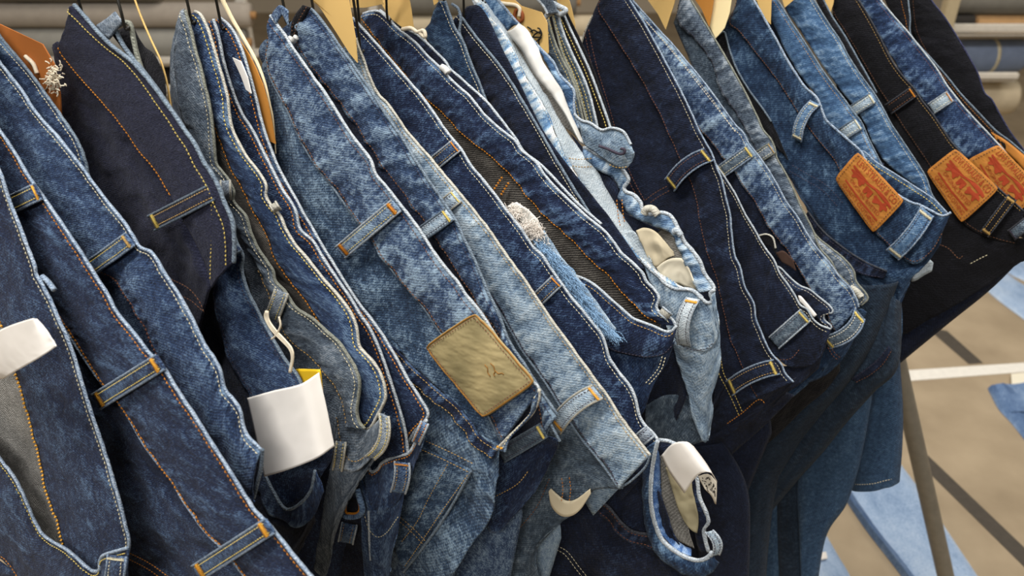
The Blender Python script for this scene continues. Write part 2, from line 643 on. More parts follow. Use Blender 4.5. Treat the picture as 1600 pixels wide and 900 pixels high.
            md = o.modifiers.new('cloth', 'SOLIDIFY'); md.thickness = 0.0015; md.offset = 1

    def done(self):
        self.st.build()


def quad_grid(corners, nu, nv, rnd=0.0):
    """corners TL,TR,BR,BL in pixels -> grid of pixel points with rounded outline"""
    c = np.array(corners, float)
    u = np.linspace(0, 1, nu); v = np.linspace(0, 1, nv)
    U, Vv = np.meshgrid(u, v)
    return U, Vv, (c[0] * ((1 - U) * (1 - Vv))[..., None] + c[1] * (U * (1 - Vv))[..., None] + c[2] * (U * Vv)[..., None] + c[3] * ((1 - U) * Vv)[..., None])


class Patch:
    """stitched leather / card label on a waistband"""
    def __init__(self, j, name, corners, off, mat, thr, thick=0.0022, crease=0.0006, curl=0.0, label=None, bow=0.003, rnd=0.05):
        nu, nv = 96, 72
        U, Vv, G = quad_grid(corners, nu, nv)
        # pull the four corners in for rounding
        uc, vc = (U - .5) * 2, (Vv - .5) * 2
        k = 1 - rnd * (np.abs(uc) ** 6 * np.abs(vc) ** 6)
        ctr = np.array(corners, float).mean(0)
        G = ctr + (G - ctr) * k[..., None]
        P = on_hang(G, j.D + off)
        h = bow * (1 - vc ** 2) * 0.6 + crease * (2.0 * fbm(U * 4, Vv * 4, j.seed, 2) + 1.3 * fbm(U * 16 + Vv * 8, Vv * 11, j.seed + 4, 3)) - 0.0008 * np.exp(-np.minimum.reduce([U, 1 - U, Vv, 1 - Vv]) / 0.04)
        P = P + h[..., None] * NRM
        idx = np.arange(nu * nv).reshape(nv, nu)
        fc = np.stack([idx[:-1, :-1], idx[:-1, 1:], idx[1:, 1:], idx[1:, :-1]], -1).reshape(-1, 4)
        nn = np.cross(P[0, 1] - P[0, 0], P[1, 0] - P[0, 0])
        if nn @ NRM < 0: fc = fc[:, ::-1]
        self.o = mesh_obj(name, P.reshape(-1, 3), fc.tolist(), mat, j.root, True, np.stack([U * .085, Vv * .065], -1).reshape(-1, 2), np.full(nu * nv, .5))
        md = self.o.modifiers.new('leather', 'SOLIDIFY'); md.thickness = thick; md.offset = -1
        if label: self.o['label'] = label
        self.P, self.nu, self.nv = P, nu, nv
        if thr:
            sti = Stitcher(self.o)
            e = 0.045
            t = np.linspace(e, 1 - e, 80)
            for uu, vv in ((t, np.full(80, e * 1.2)), (t, np.full(80, 1 - e * 1.2)), (np.full(80, e), t), (np.full(80, 1 - e), t)):
                sti.add(self.at(uu, vv), thr, 0.0006, 0.0024, 0.001)
            sti.build()

    def at(self, u, v):
        return samp(self, np.asarray(u, float), np.asarray(v, float)) + NRM * 0.0004

    def print_text(self, text, u0, u1, v0, v1, mat, arc=0.0):
        cu = bpy.data.curves.new('lettering', 'FONT')
        cu.body = text
        ob = bpy.data.objects.new('lettering_source', cu)
        COL.objects.link(ob)
        dg = bpy.context.evaluated_depsgraph_get()
        dg.update()
        me = bpy.data.meshes.new_from_object(ob.evaluated_get(dg))
        v = np.array([x.co[:] for x in me.vertices])
        f = [tuple(p.vertices) for p in me.polygons]
        bpy.data.objects.remove(ob)
        mn, mx = v.min(0), v.max(0)
        a = (v[:, 0] - mn[0]) / (mx[0] - mn[0]); b = (v[:, 1] - mn[1]) / (mx[1] - mn[1])
        uu = u0 + a * (u1 - u0)
        vv = v1 - b * (v1 - v0) + arc * (2 * a - 1) ** 2
        P = self.at(uu, vv) + NRM * 0.0005
        mesh_obj('lettering', P, f, mat, self.o, False)

    def print_poly(self, name, pts, mat):
        p = np.array(pts, float)
        c = p.mean(0)
        P = self.at(np.append(p[:, 0], c[0]), np.append(p[:, 1], c[1])) + NRM * 0.0005
        n = len(p)
        mesh_obj(name, P, [(i, (i + 1) % n, n) for i in range(n)], mat, self.o, False)

# ------------------------------------------------------------------ the setting
def box_obj(name, lo, hi, mat, parent=None, bevel=0.0):
    bm = bmesh.new()
    bmesh.ops.create_cube(bm, size=1.0)
    lo = np.array(lo, float); hi = np.array(hi, float)
    for v in bm.verts:
        v.co = Vector(((lo + hi) / 2 + np.array(v.co) * (hi - lo)).tolist())
    if bevel:
        bmesh.ops.bevel(bm, geom=bm.edges[:], offset=bevel, segments=2, affect='EDGES')
    V = [v.co[:] for v in bm.verts]
    bm.verts.index_update()
    Fc = [tuple(v.index for v in f.verts) for f in bm.faces]
    bm.free()
    return mesh_obj(name, V, Fc, mat, parent, False)


floor_mat = plain('floor_concrete', '#ab9a80', rough=0.75, scale=6.0, color2='#94846c', spec=0.2, bump=0.05)
fl = box_obj('floor', (-4, -2.5, -0.05), (6, 7.0, 0.0), floor_mat)
tag(fl, 'tan concrete shop floor', 'floor', kind='structure')
wall_mat = plain('wall_paint', '#cfc3ae', rough=0.9, scale=1.2, var=0.05)
for nm, lo, hi in (('wall_back', (-4, 7.0, 0), (6, 7.1, 3.2)), ('wall_left', (-4.1, -2.5, 0), (-4, 7.0, 3.2)),
                   ('wall_right', (6, -2.5, 0), (6.1, 7.0, 3.2))):
    tag(box_obj(nm, lo, hi, wall_mat), 'cream painted wall', 'wall', kind='structure')


def floor_poly(name, px, z, mat, parent=None, thick=None):
    p = on_floor(np.array(px, float), z)
    n = len(p)
    q = p.copy(); q[:, 2] = (0.0005 if thick is None else z - thick)
    V = np.vstack([p, q])
    Fc = [tuple(range(n)), tuple(reversed(range(n, 2 * n)))] + [(i, n + i, n + (i + 1) % n, (i + 1) % n) for i in range(n)]
    return mesh_obj(name, V, Fc, mat, parent, False)


white_tape = plain('white_tape', '#e4e0d6', rough=0.6, var=0.05)
shadow_line = plain('grey_shadow_line', '#4b453d', rough=0.7, var=0.1)  # thin shadow lines and joints on the floor, laid down as dark strips
tag(floor_poly('floor_stripe', [(1395, 580), (1640, 564), (1640, 578), (1395, 597)], 0.0012, white_tape),
    'white tape stripe across the tan floor', 'floor stripe')
tag(floor_poly('floor_stripe', [(1415, 680), (1438, 700), (1640, 893), (1640, 925), (1425, 712)], 0.001, shadow_line),
    'long dark grey painted shadow line on the tan floor beside the rack leg', 'floor stripe')
tag(floor_poly('floor_stripe', [(1440, 505), (1468, 515), (1480, 517), (1536, 567), (1514, 569)], 0.001, shadow_line),
    'short dark grey painted shadow line on the tan floor ending at the white stripe', 'floor stripe')

# ---- jeans laid out flat on the floor
DEN_SKY = denim('sky', '#6f93c0', '#9dbbe0', '#d3e2f2', bias=0.1, mottle=0.5, fleck=0.25)
DEN_FLOORMID = denim('floor_mid', '#3c5f90', '#5d83b4', '#a9c2e0', bias=0.05, mottle=0.6, fleck=0.3)


def floor_leg(name, left, right, mat, parent, hgt=0.018, seed=0):
    n, m = 50, 18
    a = on_floor(spline(left, n)); b = on_floor(spline(right, n))
    V, U, W = [], [], []
    s = np.concatenate([[0], np.cumsum(np.linalg.norm(np.diff(a, axis=0), axis=1))])
    for i in range(n):
        for k in range(m):
            t = k / (m - 1)
            z = 0.004 + hgt * (1 - abs(2 * t - 1) ** 5) * (0.75 + 0.8 * fbm(np.array(s[i] * 6), np.array(t * 3), seed, 3))
            if k in (0, m - 1): z = 0.0015
            V.append(a[i] * (1 - t) + b[i] * t + np.array([0, 0, z]))
            U.append((s[i], t * 0.2)); W.append(0.5 + fbm(np.array(s[i] * 9), np.array(t * 4), seed + 3, 2) + (0.3 if k in (0, m - 1) else 0))
    Fc = [(i * m + k, i * m + k + 1, (i + 1) * m + k + 1, (i + 1) * m + k) for i in range(n - 1) for k in range(m - 1)]
    return mesh_obj(name, V, Fc, mat, parent, True, U, W)


r = empty('jeans', on_floor(np.array([1400.0, 850.0])), 'pale sky blue jeans lying flat on the floor under the rack leg', 'jeans', 'jeans laid out on the floor')
floor_leg('leg', [(1290, 700), (1330, 790), (1360, 830), (1400, 880), (1430, 930), (1470, 990)], [(1380, 690), (1440, 770), (1480, 830), (1520, 890), (1560, 950), (1600, 1000)], DEN_SKY, r, seed=3)
floor_leg('side_seam', [(1318, 778), (1355, 832), (1400, 890), (1440, 945)], [(1326, 774), (1363, 828), (1408, 886), (1450, 942)], DEN_FLOORMID, r, hgt=0.027, seed=4)
r = empty('jeans', on_floor(np.array([1290.0, 880.0])), 'pale blue jeans on the floor with a small white label, below the hanging legs', 'jeans', 'jeans laid out on the floor')
floor_leg('leg', [(1210, 820), (1230, 900), (1260, 990)], [(1290, 835), (1310, 870), (1330, 905), (1360, 980)], DEN_SKY, r, seed=6)
floor_poly('label_tab', [(1276, 864), (1291, 862), (1293, 872), (1278, 875)], 0.027, plain('white_paper', '#e9e4dc', rough=0.6, var=0.03, scale=20), r, 0.003)
r = empty('jeans', on_floor(np.array([1590.0, 640.0])), 'mid blue jeans on the floor with a white paper tag at the waist', 'jeans', 'jeans laid out on the floor')
floor_leg('leg', [(1543, 608), (1560, 640), (1580, 662), (1610, 700)], [(1575, 606), (1590, 615), (1620, 630), (1660, 670)], DEN_FLOORMID, r, seed=8)
floor_leg('body_panel', [(1543, 607), (1557, 634), (1572, 650)], [(1640, 606), (1645, 640), (1650, 660)], DEN_FLOORMID, r, hgt=0.024, seed=9)
floor_poly('paper_tag', [(1580, 584), (1612, 581), (1614, 606), (1581, 607)], 0.012, plain('tag_cream', '#e6dfca', rough=0.6, var=0.03, scale=20), r, 0.002)
r = empty('jeans', on_floor(np.array([1590.0, 460.0])), 'faded light blue jeans laid out on the floor beyond the white stripe', 'jeans', 'jeans laid out on the floor')
floor_leg('leg', [(1520, 430), (1550, 462), (1600, 500), (1640, 530)], [(1560, 415), (1590, 440), (1640, 470), (1690, 500)], DEN_SKY, r, seed=10)
floor_leg('leg', [(1545, 402), (1580, 430), (1620, 448), (1660, 470)], [(1575, 388), (1600, 400), (1650, 425), (1700, 450)], DEN_SKY, r, seed=11)

# ---- shelving with fabric rolls behind
steel = plain('shelf_steel', '#d6d0c4', rough=0.4, var=0.06, spec=0.5)
cardboard = plain('cardboard_core', '#a07a50', rough=0.9)


def roll(x0, x1, y0, y1, Y, mat, label, group='fabric rolls on the shelves', end=False):
    c0 = on_depth(np.array([x0, (y0 + y1) / 2.0]), Y); c1 = on_depth(np.array([x1, (y0 + y1) / 2.0]), Y)
    rad = abs(on_depth(np.array([x0, y0 * 1.0]), Y)[2] - on_depth(np.array([x0, y1 * 1.0]), Y)[2]) / 2
    c1 = np.array([c1[0], c0[1], c0[2]])
    n = 40
    t = np.linspace(0, 1, n)[:, None]
    root = empty('fabric_roll', c0 - np.array([0, 0, rad]), label, 'fabric roll', group)
    k = rad * (1 + 0.03 * (vnoise(t[:, 0] * 9, t[:, 0] * 0, int(y0)) - 0.5))
    k[0] *= 0.93; k[-1] *= 0.93
    tube('wound_cloth', c0 * (1 - t) + c1 * t, k, mat, root, 28)
    for c, d in ((c0, -1), (c1, 1)):
        tube('core_tube', np.array([c - [d * .01, 0, 0], c + [d * .02, 0, 0]]), rad * 0.3, cardboard, root, 16)
    return root, c0, c1, rad


g1 = plain('cloth_grey_warm', '#a39a8e', rough=0.95, scale=30, var=0.06)
g2 = plain('cloth_grey_cool', '#96948c', rough=0.95, scale=30, var=0.06)
g3 = plain('cloth_grey_dark', '#6d6a62', rough=0.95, scale=30, var=0.08)
gb = plain('cloth_blue_grey', '#76839a', rough=0.95, scale=30, var=0.08)
gc = plain('cloth_cream', '#bfb196', rough=0.95, scale=30, var=0.06)
gd = plain('cloth_black', '#33302d', rough=0.95, scale=30, var=0.08)
gt = plain('cloth_tan', '#c79f70', rough=0.95, scale=30, var=0.06)
YB = 3.3
roll(-120, 392, 4, 43, YB, g1, 'warm grey fabric roll on the upper shelf behind the dark indigo jeans')
roll(-120, 385, 44, 88, YB, g2, 'cool grey fabric roll lying below the warm grey roll')
roll(-120, 250, -48, 3, YB, g3, 'dark grey fabric roll topmost on the shelf behind the rack')
roll(610, 900, -16, 23, YB + .5, g3, 'dark grey fabric roll on the far shelf above a paler roll')
roll(610, 940, 24, 56, YB + .5, gc, 'cream fabric roll on the far shelf under a dark roll')
roll(1485, 1740, -14, 22, YB, g3, 'dark grey fabric roll on the top shelf beside the tan post')
roll(1440, 1520, 22.6, 42, YB - .02, gd, 'short black fabric roll on the shelf')
roll(1523, 1700, 22.6, 42, YB, gt, 'tan fabric roll on the shelf beside the black roll')
rr, c0, c1, rad = roll(1440, 1594, 62, 112, YB, gb, 'blue grey fabric roll tied with a pale band')
tt = np.linspace(0, 1, 12)
tube('paper_band', np.array([c0 + (c1 - c0) * (0.68 + 0.03 * k) for k in (0, 1)]), rad * 1.03, plain('band_cream', '#c8bd9f', rough=.8), rr, 28)
roll(1440, 1580, 122, 178, YB, gc, 'cream fabric roll on the lowest shelf')

sh = empty('shelf_rack', on_depth(np.array([1500.0, 120.0]), YB) * [1, 1, 0], 'white metal shelf rack holding fabric rolls at the right', 'shelf')
def shelf_bar(y, x0, x1, Y, parent, h, ybot, bar=True):
    """front bar, and the board behind it whose top meets the rolls' undersides (ybot)"""
    a = on_depth(np.array([x0, y * 1.0]), Y - 0.12); b = on_depth(np.array([x1, y * 1.0]), Y - 0.12)
    if bar: box_obj('shelf_bar', (a[0], a[1] - .012, a[2] - h), (b[0], a[1] + .012, a[2] + h), steel, parent, 0.003)
    zt = on_depth(np.array([x0, ybot * 1.0]), Y)[2]
    box_obj('shelf_board', (a[0], a[1] + (.011 if bar else -.012), zt - .010), (b[0], a[1] + .24, zt), steel, parent)
shelf_bar(43, 1440, 1760, YB, sh, 0.013, 42)
shelf_bar(118, 1440, 1590, YB, sh, 0.011, 112)
shelf_bar(184, 1440, 1560, YB, sh, 0.011, 178, False)
a = on_depth(np.array([1482.0, 20.0]), YB - .15)
post_m = plain('post_tan', '#b7a888', rough=0.5, var=0.05, spec=0.4)
box_obj('upright', (a[0] - .025, a[1] - .02, 0), (a[0] + .025, a[1] + .02, 2.0), post_m, sh, 0.004)
b = on_depth(np.array([1740.0, 20.0]), YB - .15)
box_obj('upright', (b[0] - .025, b[1] - .02, 0), (b[0] + .025, b[1] + .02, 2.0), post_m, sh, 0.004)
sh2 = empty('shelf_rack', on_depth(np.array([260.0, 120.0]), YB) * [1, 1, 0], 'white metal shelf rack holding grey fabric rolls behind the dark jeans', 'shelf')
shelf_bar(94, -120, 385, YB, sh2, 0.012, 88)
shelf_bar(138, -120, 385, YB, sh2, 0.012, 133)
sh3 = empty('shelf_rack', on_depth(np.array([770.0, 60.0]), YB + .5) * [1, 1, 0], 'white metal shelf rack carrying a dark grey roll above a cream roll', 'shelf')
shelf_bar(62, 580, 960, YB + .5, sh3, 0.012, 56)
for x in (584.0, 956.0):
    a = on_depth(np.array([x, 20.0]), YB + .6)
    box_obj('upright', (a[0] - .02, a[1] - .02, 0), (a[0] + .02, a[1] + .02, 2.0), steel, sh3, 0.004)
for x in (-110.0, 380.0):
    a = on_depth(np.array([x, 20.0]), YB + .1)
    box_obj('upright', (a[0] - .02, a[1] - .02, 0), (a[0] + .02, a[1] + .02, 2.0), steel, sh2, 0.004)
roll(-120, 360, 103, 133, YB, gd, 'black fabric roll on the lowest bar behind the jeans')

# ------------------------------------------------------------------ the hanging jeans, nearest first
DEN_DK = denim('dark_blue', '#0a142c', '#16294d', '#5b82ad', bias=0.22, wearw=0.5, mottle=0.45, fleck=0.5)
DEN_MD = denim('medium_blue', '#0f1f3b', '#213f6a', '#7397bb', bias=0.22, wearw=0.55, mottle=0.55, fleck=0.5)
DEN_RAW = denim('raw_indigo', '#11132a', '#232740', '#585b78', bias=0.18, wearw=0.25, mottle=0.35, fleck=0.45)
DEN_GRN = denim('grey_green', '#283447', '#546577', '#a1acb7', bias=0.25, wearw=0.5, mottle=0.5, fleck=0.5)
DEN_WASH = denim('stone_wash', '#14243e', '#2b4870', '#8aa7c0', bias=0.28, wearw=0.65, mottle=0.7, fleck=0.5)
DEN_LT = denim('light_wash', '#3f5a78', '#7793ac', '#b9cad4', bias=0.28, wearw=0.6, mottle=0.6, fleck=0.45)
DEN_NAVY = denim('navy', '#090f1e', '#141f39', '#3b5478', bias=0.15, wearw=0.4, mottle=0.5, fleck=0.4)
DEN_ICE = denim('ice_blue', '#4f86bb', '#95bcdb', '#eef4f6', bias=0.12, wearw=1.0, mottle=0.6, fleck=0.25)
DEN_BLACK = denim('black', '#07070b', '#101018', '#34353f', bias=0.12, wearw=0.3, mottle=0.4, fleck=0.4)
DEN_BLUE = denim('true_blue', '#0c1e38', '#1a3a5c', '#6389ab', bias=0.2, wearw=0.5, mottle=0.6, fleck=0.35)
DEN_SOFT = denim('soft_blue', '#1f426a', '#386591', '#8fb3d2', bias=0.22, wearw=0.5, mottle=0.6, fleck=0.3)
DEN_TEAL = denim('slate_teal', '#212e3d', '#435668', '#8c9eab', bias=0.2, wearw=0.5, mottle=0.6, fleck=0.35)
LINING = denim('lining_grey', '#3a3833', '#7b7770', '#c3bfb6', bias=0.25, wearw=0.35, mottle=0.25, fleck=0.35, twill=0.9)
LINING_DK = denim('lining_brown', '#2a2621', '#57514a', '#8f887c', bias=0.2, wearw=0.35, mottle=0.25, fleck=0.35, twill=0.6)
LINING_FINE = denim('lining_fine', '#4a4842', '#77736b', '#b3afa6', bias=0.25, wearw=0.35, mottle=0.25, fleck=0.4, twill=0.2)
LINING_LT = denim('lining_pale', '#8fa3b4', '#bccad2', '#e6ebec', bias=0.25, wearw=0.35, mottle=0.25, fleck=0.5)
E_BLUE = denim('edge_blue', '#3c5170', '#6a84a2', '#bccbdb', bias=0.05, wearw=0.6, mottle=0.5, fleck=0.8)
E_PALE = denim('edge_pale', '#5c6a7a', '#95a3b0', '#dde3e6', bias=0.05, wearw=0.6, mottle=0.4, fleck=0.6)
E_CREAM = denim('edge_cream', '#7a7666', '#b0ab99', '#dedacc', bias=0.05, wearw=0.6, mottle=0.4, fleck=0.5)
E_OLIVE = denim('edge_olive', '#43473d', '#74776a', '#a5a694', bias=0.05, wearw=0.6, mottle=0.4, fleck=0.5)
E_SLATE = denim('edge_slate', '#2c3949', '#536577', '#8fa3b4', bias=0.05, wearw=0.6, mottle=0.4, fleck=0.6)
E_DARK = denim('edge_dark', '#181a22', '#2c2f39', '#5a5d66', bias=0.05, wearw=0.6, mottle=0.4, fleck=0.6)
POCKET = plain('pocket_cotton', '#c9c8c2', rough=0.9, var=0.05, scale=30)
POCKET_CR = plain('pocket_cream', '#d3c6a8', rough=0.9, var=0.06, scale=30)
DEN_SEAT = denim('faded_seat', '#12263f', '#284768', '#88a8c2', bias=0.24, wearw=0.6, mottle=0.7, fleck=0.5)
HOOKS = []

# 1 -- open waistband at the far left, inside showing
J = Jeans('dark blue jeans with open waistband showing grey lining and thick orange seam', 0.300, (-60, 150), DEN_DK, 1, 'pale', E_BLUE)
far = [(-90, 95), (-40, 190), (0, 268), (15, 315), (30, 350), (45, 390), (55, 415), (57, 428), (64, 440), (80, 470), (95, 505), (110, 540), (122, 575), (135, 620), (150, 665), (165, 710), (178, 750), (188, 785), (196, 820), (202, 852), (190, 905)]
seam = [(-150, 230), (-80, 350), (-30, 440), (0, 492), (12, 525), (25, 575), (40, 620), (55, 680), (66, 735), (78, 780), (90, 815), (99, 845), (103, 870), (106, 930)]
J.band(far, seam, 0.006, st=[(-0.0042, 'pale'), (0.985, 'amber', 0.0016)], name='waistband_lining', pk=0.0006)
J.body(seam, [(-200, 330), (-150, 450), (-80, 600), (-40, 760), (0, 830), (40, 880), (70, 900)], 0.009, 0.03, LINING, name='inner_lining', wr=0.001)
near = [(-120, 540), (-60, 630), (0, 716), (18, 738), (35, 768), (45, 792), (55, 816), (70, 838), (90, 850), (110, 862), (130, 880), (145, 892), (156, 890), (156, 878), (161, 868), (178, 862), (200, 856)]
J.band(near, [(-180, 640), (-120, 740), (-60, 830), (0, 872), (25, 905), (60, 950), (100, 985), (150, 1010), (180, 985), (210, 960)], -0.006, st=[(-0.0042, 'yellow'), (0.95, 'orange')])
J.loop((183, 868), (176, 930), 30, mat=DEN_DK, base=-0.010, tacks=(1, 0))
J.cord([(66, 432), (75, 440), (85, 453)], 0.004, 0.0022, E_BLUE, 'belt_loop')
J.body([(-180, 640), (-60, 830), (25, 905), (100, 985), (210, 960)], [(-220, 900), (-150, 1000), (-60, 1080), (60, 1120), (200, 1060)], -0.003, 0.01)
J.done(); HOOKS.append((J, (-60, 150)))

# 2 -- orange stitched
J = Jeans('dark blue jeans with orange topstitching and three orange tacked belt loops', 0.328, (-70, 100), DEN_DK, 2, 'orange', E_BLUE)
A = [(-70, 95), (-20, 172), (0, 205), (20, 233), (45, 275), (70, 310), (100, 352), (125, 390), (150, 430), (170, 462), (185, 490), (210, 520), (235, 552), (255, 572), (285, 620), (310, 658), (330, 690), (365, 745), (395, 793), (415, 815), (435, 838), (460, 870), (490, 905), (520, 945)]
B = [(-150, 130), (-60, 260), (0, 360), (60, 455), (100, 512), (125, 550), (145, 580), (160, 600), (185, 628), (200, 650), (222, 690), (245, 722), (265, 745), (285, 780), (302, 805), (320, 830), (345, 855), (370, 885), (400, 925), (420, 960)]
J.band(A, B, st=[(-0.0046, 'orange', 0.0007), (0.955, 'orange', 0.0009)], pk=0.0007)
J.cord(B, 0.0012, 0.0012, E_BLUE, 'seam_fold')
J.body(B, [(-220, 300), (-120, 480), (-40, 640), (40, 780), (110, 900), (180, 980), (260, 1030)], 0.006, 0.026)
for hi, lo in (((60, 299), (12, 322)), ((250, 566), (150, 628)), ((421, 822), (306, 896))):
    J.loop(hi, lo, 27, tack='amber', thr='yellow')
J.stitch([(200, 862), (235, 880), (270, 905)], 'orange', 0.004, double=9)
J.hang()
J.done(); HOOKS.append((J, (-70, 100)))

# 3
J = Jeans('blue jeans with pale waistband edge beside the raw indigo pair', 0.360, (-50, 20), DEN_MD, 3, 'pale', E_BLUE)
A = [(-60, -5), (-20, 60), (0, 97), (30, 135), (60, 180), (90, 212), (120, 250), (145, 285), (165, 312), (185, 335), (205, 364), (215, 382), (224, 389), (235, 393), (245, 405), (260, 430), (280, 460), (295, 485), (310, 515), (322, 540), (335, 558), (345, 578), (350, 600), (358, 615), (370, 630), (377, 645), (380, 662), (388, 680), (400, 693), (410, 702)]
B = [(-140, 50), (-60, 190), (0, 275), (60, 335), (100, 372), (140, 410), (163, 428), (182, 440), (195, 457), (215, 490), (232, 522), (255, 570), (290, 640), (330, 705), (365, 755), (392, 790)]
J.band(A, B, st=[(-0.004, 'pale'), (0.95, 'rust', 0.0009)], pk=0.0011, wr=0.0013)
J.body(B, [(-220, 200), (-100, 330), (0, 480), (80, 600), (160, 700), (240, 800), (300, 870)], 0.006, 0.028)
J.loop((203, 374), (140, 420), 24, thr='yellow', tack='gold')
J.cord([(410, 702), (408, 730), (402, 755), (396, 778)], [0.0, 0.004], 0.0016, E_SLATE)
A2 = [(-50, -15), (0, 55), (25, 86), (50, 118), (75, 152), (95, 180), (112, 205), (125, 228), (134, 252), (142, 285)]
B2 = [(-90, 10), (-30, 90), (20, 150), (60, 200), (90, 235), (110, 260), (125, 290)]
J.band(A2, B2, 0.016, st=[(-0.0042, 'pale')], name='waistband_lining', edge=E_SLATE)
J.hang(back=False)
J.done(); HOOKS.append((J, (-50, 20)))

# 4 raw indigo
J = Jeans('raw indigo jeans with smooth dark waistband hung by its corner', 0.400, (117, 8), DEN_RAW, 4, 'yellow', E_SLATE)
A = [(117, 8), (135, 28), (152, 48), (175, 72), (208, 98), (240, 134), (274, 180), (290, 204), (306, 226), (320, 254), (331, 270), (344, 294), (350, 312), (358, 330), (365, 350), (367, 380), (366, 410)]
B = [(112, 14), (104, 38), (94, 62), (90, 76), (100, 95), (125, 125), (150, 152), (176, 180), (196, 205), (215, 233), (236, 258), (252, 280), (264, 300), (276, 320), (300, 365), (320, 410), (330, 450)]
J.band(A, B, st=[(-0.0095, 'yellow', 0.0007), (0.97, 'orange', 0.0008, 0.125, 0.70)], pk=0.0003, wr=0.0005, er=0.0019)
J.body([(91, 72), (125, 128), (176, 183), (215, 236), (252, 283), (276, 322), (300, 367), (330, 452)], [(92, 80), (95, 120), (99, 170), (120, 240), (150, 300), (190, 370), (230, 430), (260, 490), (300, 560)], 0.008, 0.022, wr=0.0022, drape=0.008)
J.loop((330, 301), (236, 349), 25, mat=DEN_RAW, thr='gold', tack='yellow', tacks=(0, 1))
J.stitch([(331, 318), (333, 350), (330, 400), (329, 440)], 'yellow', -0.003)
J.stitch([(268, 436), (295, 450), (312, 470), (320, 490)], 'brown', 0.002, double=0)
J.stitch([(284, 462), (300, 470), (318, 486)], 'brown', 0.002)
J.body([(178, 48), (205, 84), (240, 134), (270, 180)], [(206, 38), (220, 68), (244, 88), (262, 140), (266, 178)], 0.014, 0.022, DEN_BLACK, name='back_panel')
J.cord([(166, 58), (176, 46), (190, 37), (203, 37), (208, 58), (214, 85), (222, 110)], 0.012, 0.0022, E_OLIVE)
J.cord([(180, 46), (195, 74), (220, 106), (246, 140), (272, 178)], 0.010, 0.0020, E_SLATE)
J.sheet('back_loop', [[(150, 40), (168, 28), (180, 18)], [(172, 62), (184, 48), (196, 34)]], 0.008, DEN_GRN, res=0.002)
J.hang((0.5, 0.85), back=False)
J.done(); HOOKS += [(J, (117, 8)), (J, (182, 22))]

# 5 medium blue under the white tag
J = Jeans('medium blue jeans half hidden behind the big white tag', 0.428, (330, 280), DEN_MD, 5, 'dark', E_SLATE)
A = [(338, 285), (350, 330), (362, 354), (370, 378), (380, 400), (378, 420), (386, 450), (400, 480), (412, 504), (430, 536), (444, 560), (460, 580), (471, 600), (482, 640), (492, 700)]
B = [(322, 330), (330, 380), (338, 430), (335, 460), (338, 490), (345, 525), (355, 565), (370, 592), (386, 616), (402, 660), (420, 720)]
J.band(A, B, st=[(-0.0045, 'dark'), (0.9, 'dark')], pk=0.0004, mat=DEN_MD)
J.loop((370, 384), (337, 424), 22, mat=DEN_DK, bend=(-6, -4), tacks=(0, 0))
J.body(B, [(300, 380), (300, 480), (310, 560), (330, 640), (360, 740), (400, 830)], 0.003, 0.015, DEN_NAVY)
J.body([(408, 690), (420, 735), (432, 770), (447, 792)], [(520, 690), (515, 720), (500, 745), (490, 765)], 0.010, 0.012, DEN_DK, name='waistband_lining')
J.sheet('waistband', [[(412, 735), (428, 768), (447, 795), (470, 786), (486, 765), (492, 735)], [(400, 760), (420, 800), (447, 814), (468, 823), (488, 808), (502, 770)]], 0.002, DEN_MD, E_SLATE, pk=0.0008)
J.body([(400, 760), (420, 800), (447, 812), (468, 821), (488, 806), (500, 772)], [(360, 800), (380, 860), (420, 910), (455, 880), (470, 860), (490, 820)], 0.006, 0.012, DEN_NAVY)
J.hang((0.45, 0.75), back=False)
J.done()

# 6 grey green with yellow stitched rim
J = Jeans('grey green jeans with crumpled waistband and yellow stitched pale rim', 0.462, (288, 14), DEN_GRN, 6, 'yellow', E_CREAM)
nearA = [(290, 16), (297, 40), (305, 75), (315, 110), (322, 140), (328, 168), (331, 192), (334, 212), (336, 234), (338, 256), (346, 266), (354, 276), (360, 287), (366, 300), (364, 312), (372, 324), (384, 338), (390, 358), (400, 382), (412, 402), (426, 422), (431, 440), (444, 453), (456, 472), (466, 484), (488, 498), (508, 516), (530, 536), (544, 556), (556, 576), (562, 596), (560, 620), (558, 644), (562, 660), (570, 670)]
nearB = [(286, 20), (276, 55), (270, 90), (271, 130), (279, 170), (294, 210), (312, 250), (328, 290), (345, 322), (362, 350), (384, 388), (400, 414), (414, 444), (425, 475), (437, 510), (455, 536), (475, 553), (498, 577), (520, 602), (534, 628), (540, 668)]
J.band(nearA, nearB, 0.0, st=[(-0.0045, 'pale'), (0.94, 'gold', 0.0006, 0.6, 1.0)], edge=E_OLIVE, pk=0.0009, wr=0.0012)
farA = [(305, 18), (314, 23), (324, 42), (332, 66), (340, 92), (348, 120), (356, 150), (360, 182), (365, 205), (376, 228), (388, 248), (404, 268), (416, 289), (416, 307), (426, 324), (438, 337), (447, 358), (462, 382), (484, 408), (506, 436), (528, 461), (548, 487), (558, 512), (562, 540), (570, 550), (584, 565), (596, 585), (602, 606), (603, 622), (596, 638), (588, 653), (580, 667), (570, 671)]
farB = [(296, 30), (306, 70), (316, 110), (326, 150), (337, 195), (352, 246), (364, 271), (380, 298), (400, 337), (416, 367), (428, 400), (448, 434), (470, 462), (496, 498), (520, 540), (540, 600), (552, 640)]
J.band(farA, farB, 0.012, st=[(-0.0044, 'yellow', 0.0008), (0.97, 'orange', 0.0009, 0.25, 0.8)], mat=DEN_MD, edge=E_CREAM, name='waistband_lining', pk=0.0005)
J.body(farB, [(292, 40), (300, 90), (318, 160), (330, 230), (350, 300), (372, 345), (392, 390), (420, 440), (450, 490), (500, 540), (530, 600)], 0.014, 0.02, LINING_DK, name='inner_lining')
J.body(nearB, [(282, 30), (266, 90), (270, 180), (300, 280), (340, 350), (380, 430), (400, 520), (430, 600), (470, 680), (500, 740)], 0.003, 0.015, DEN_GRN)
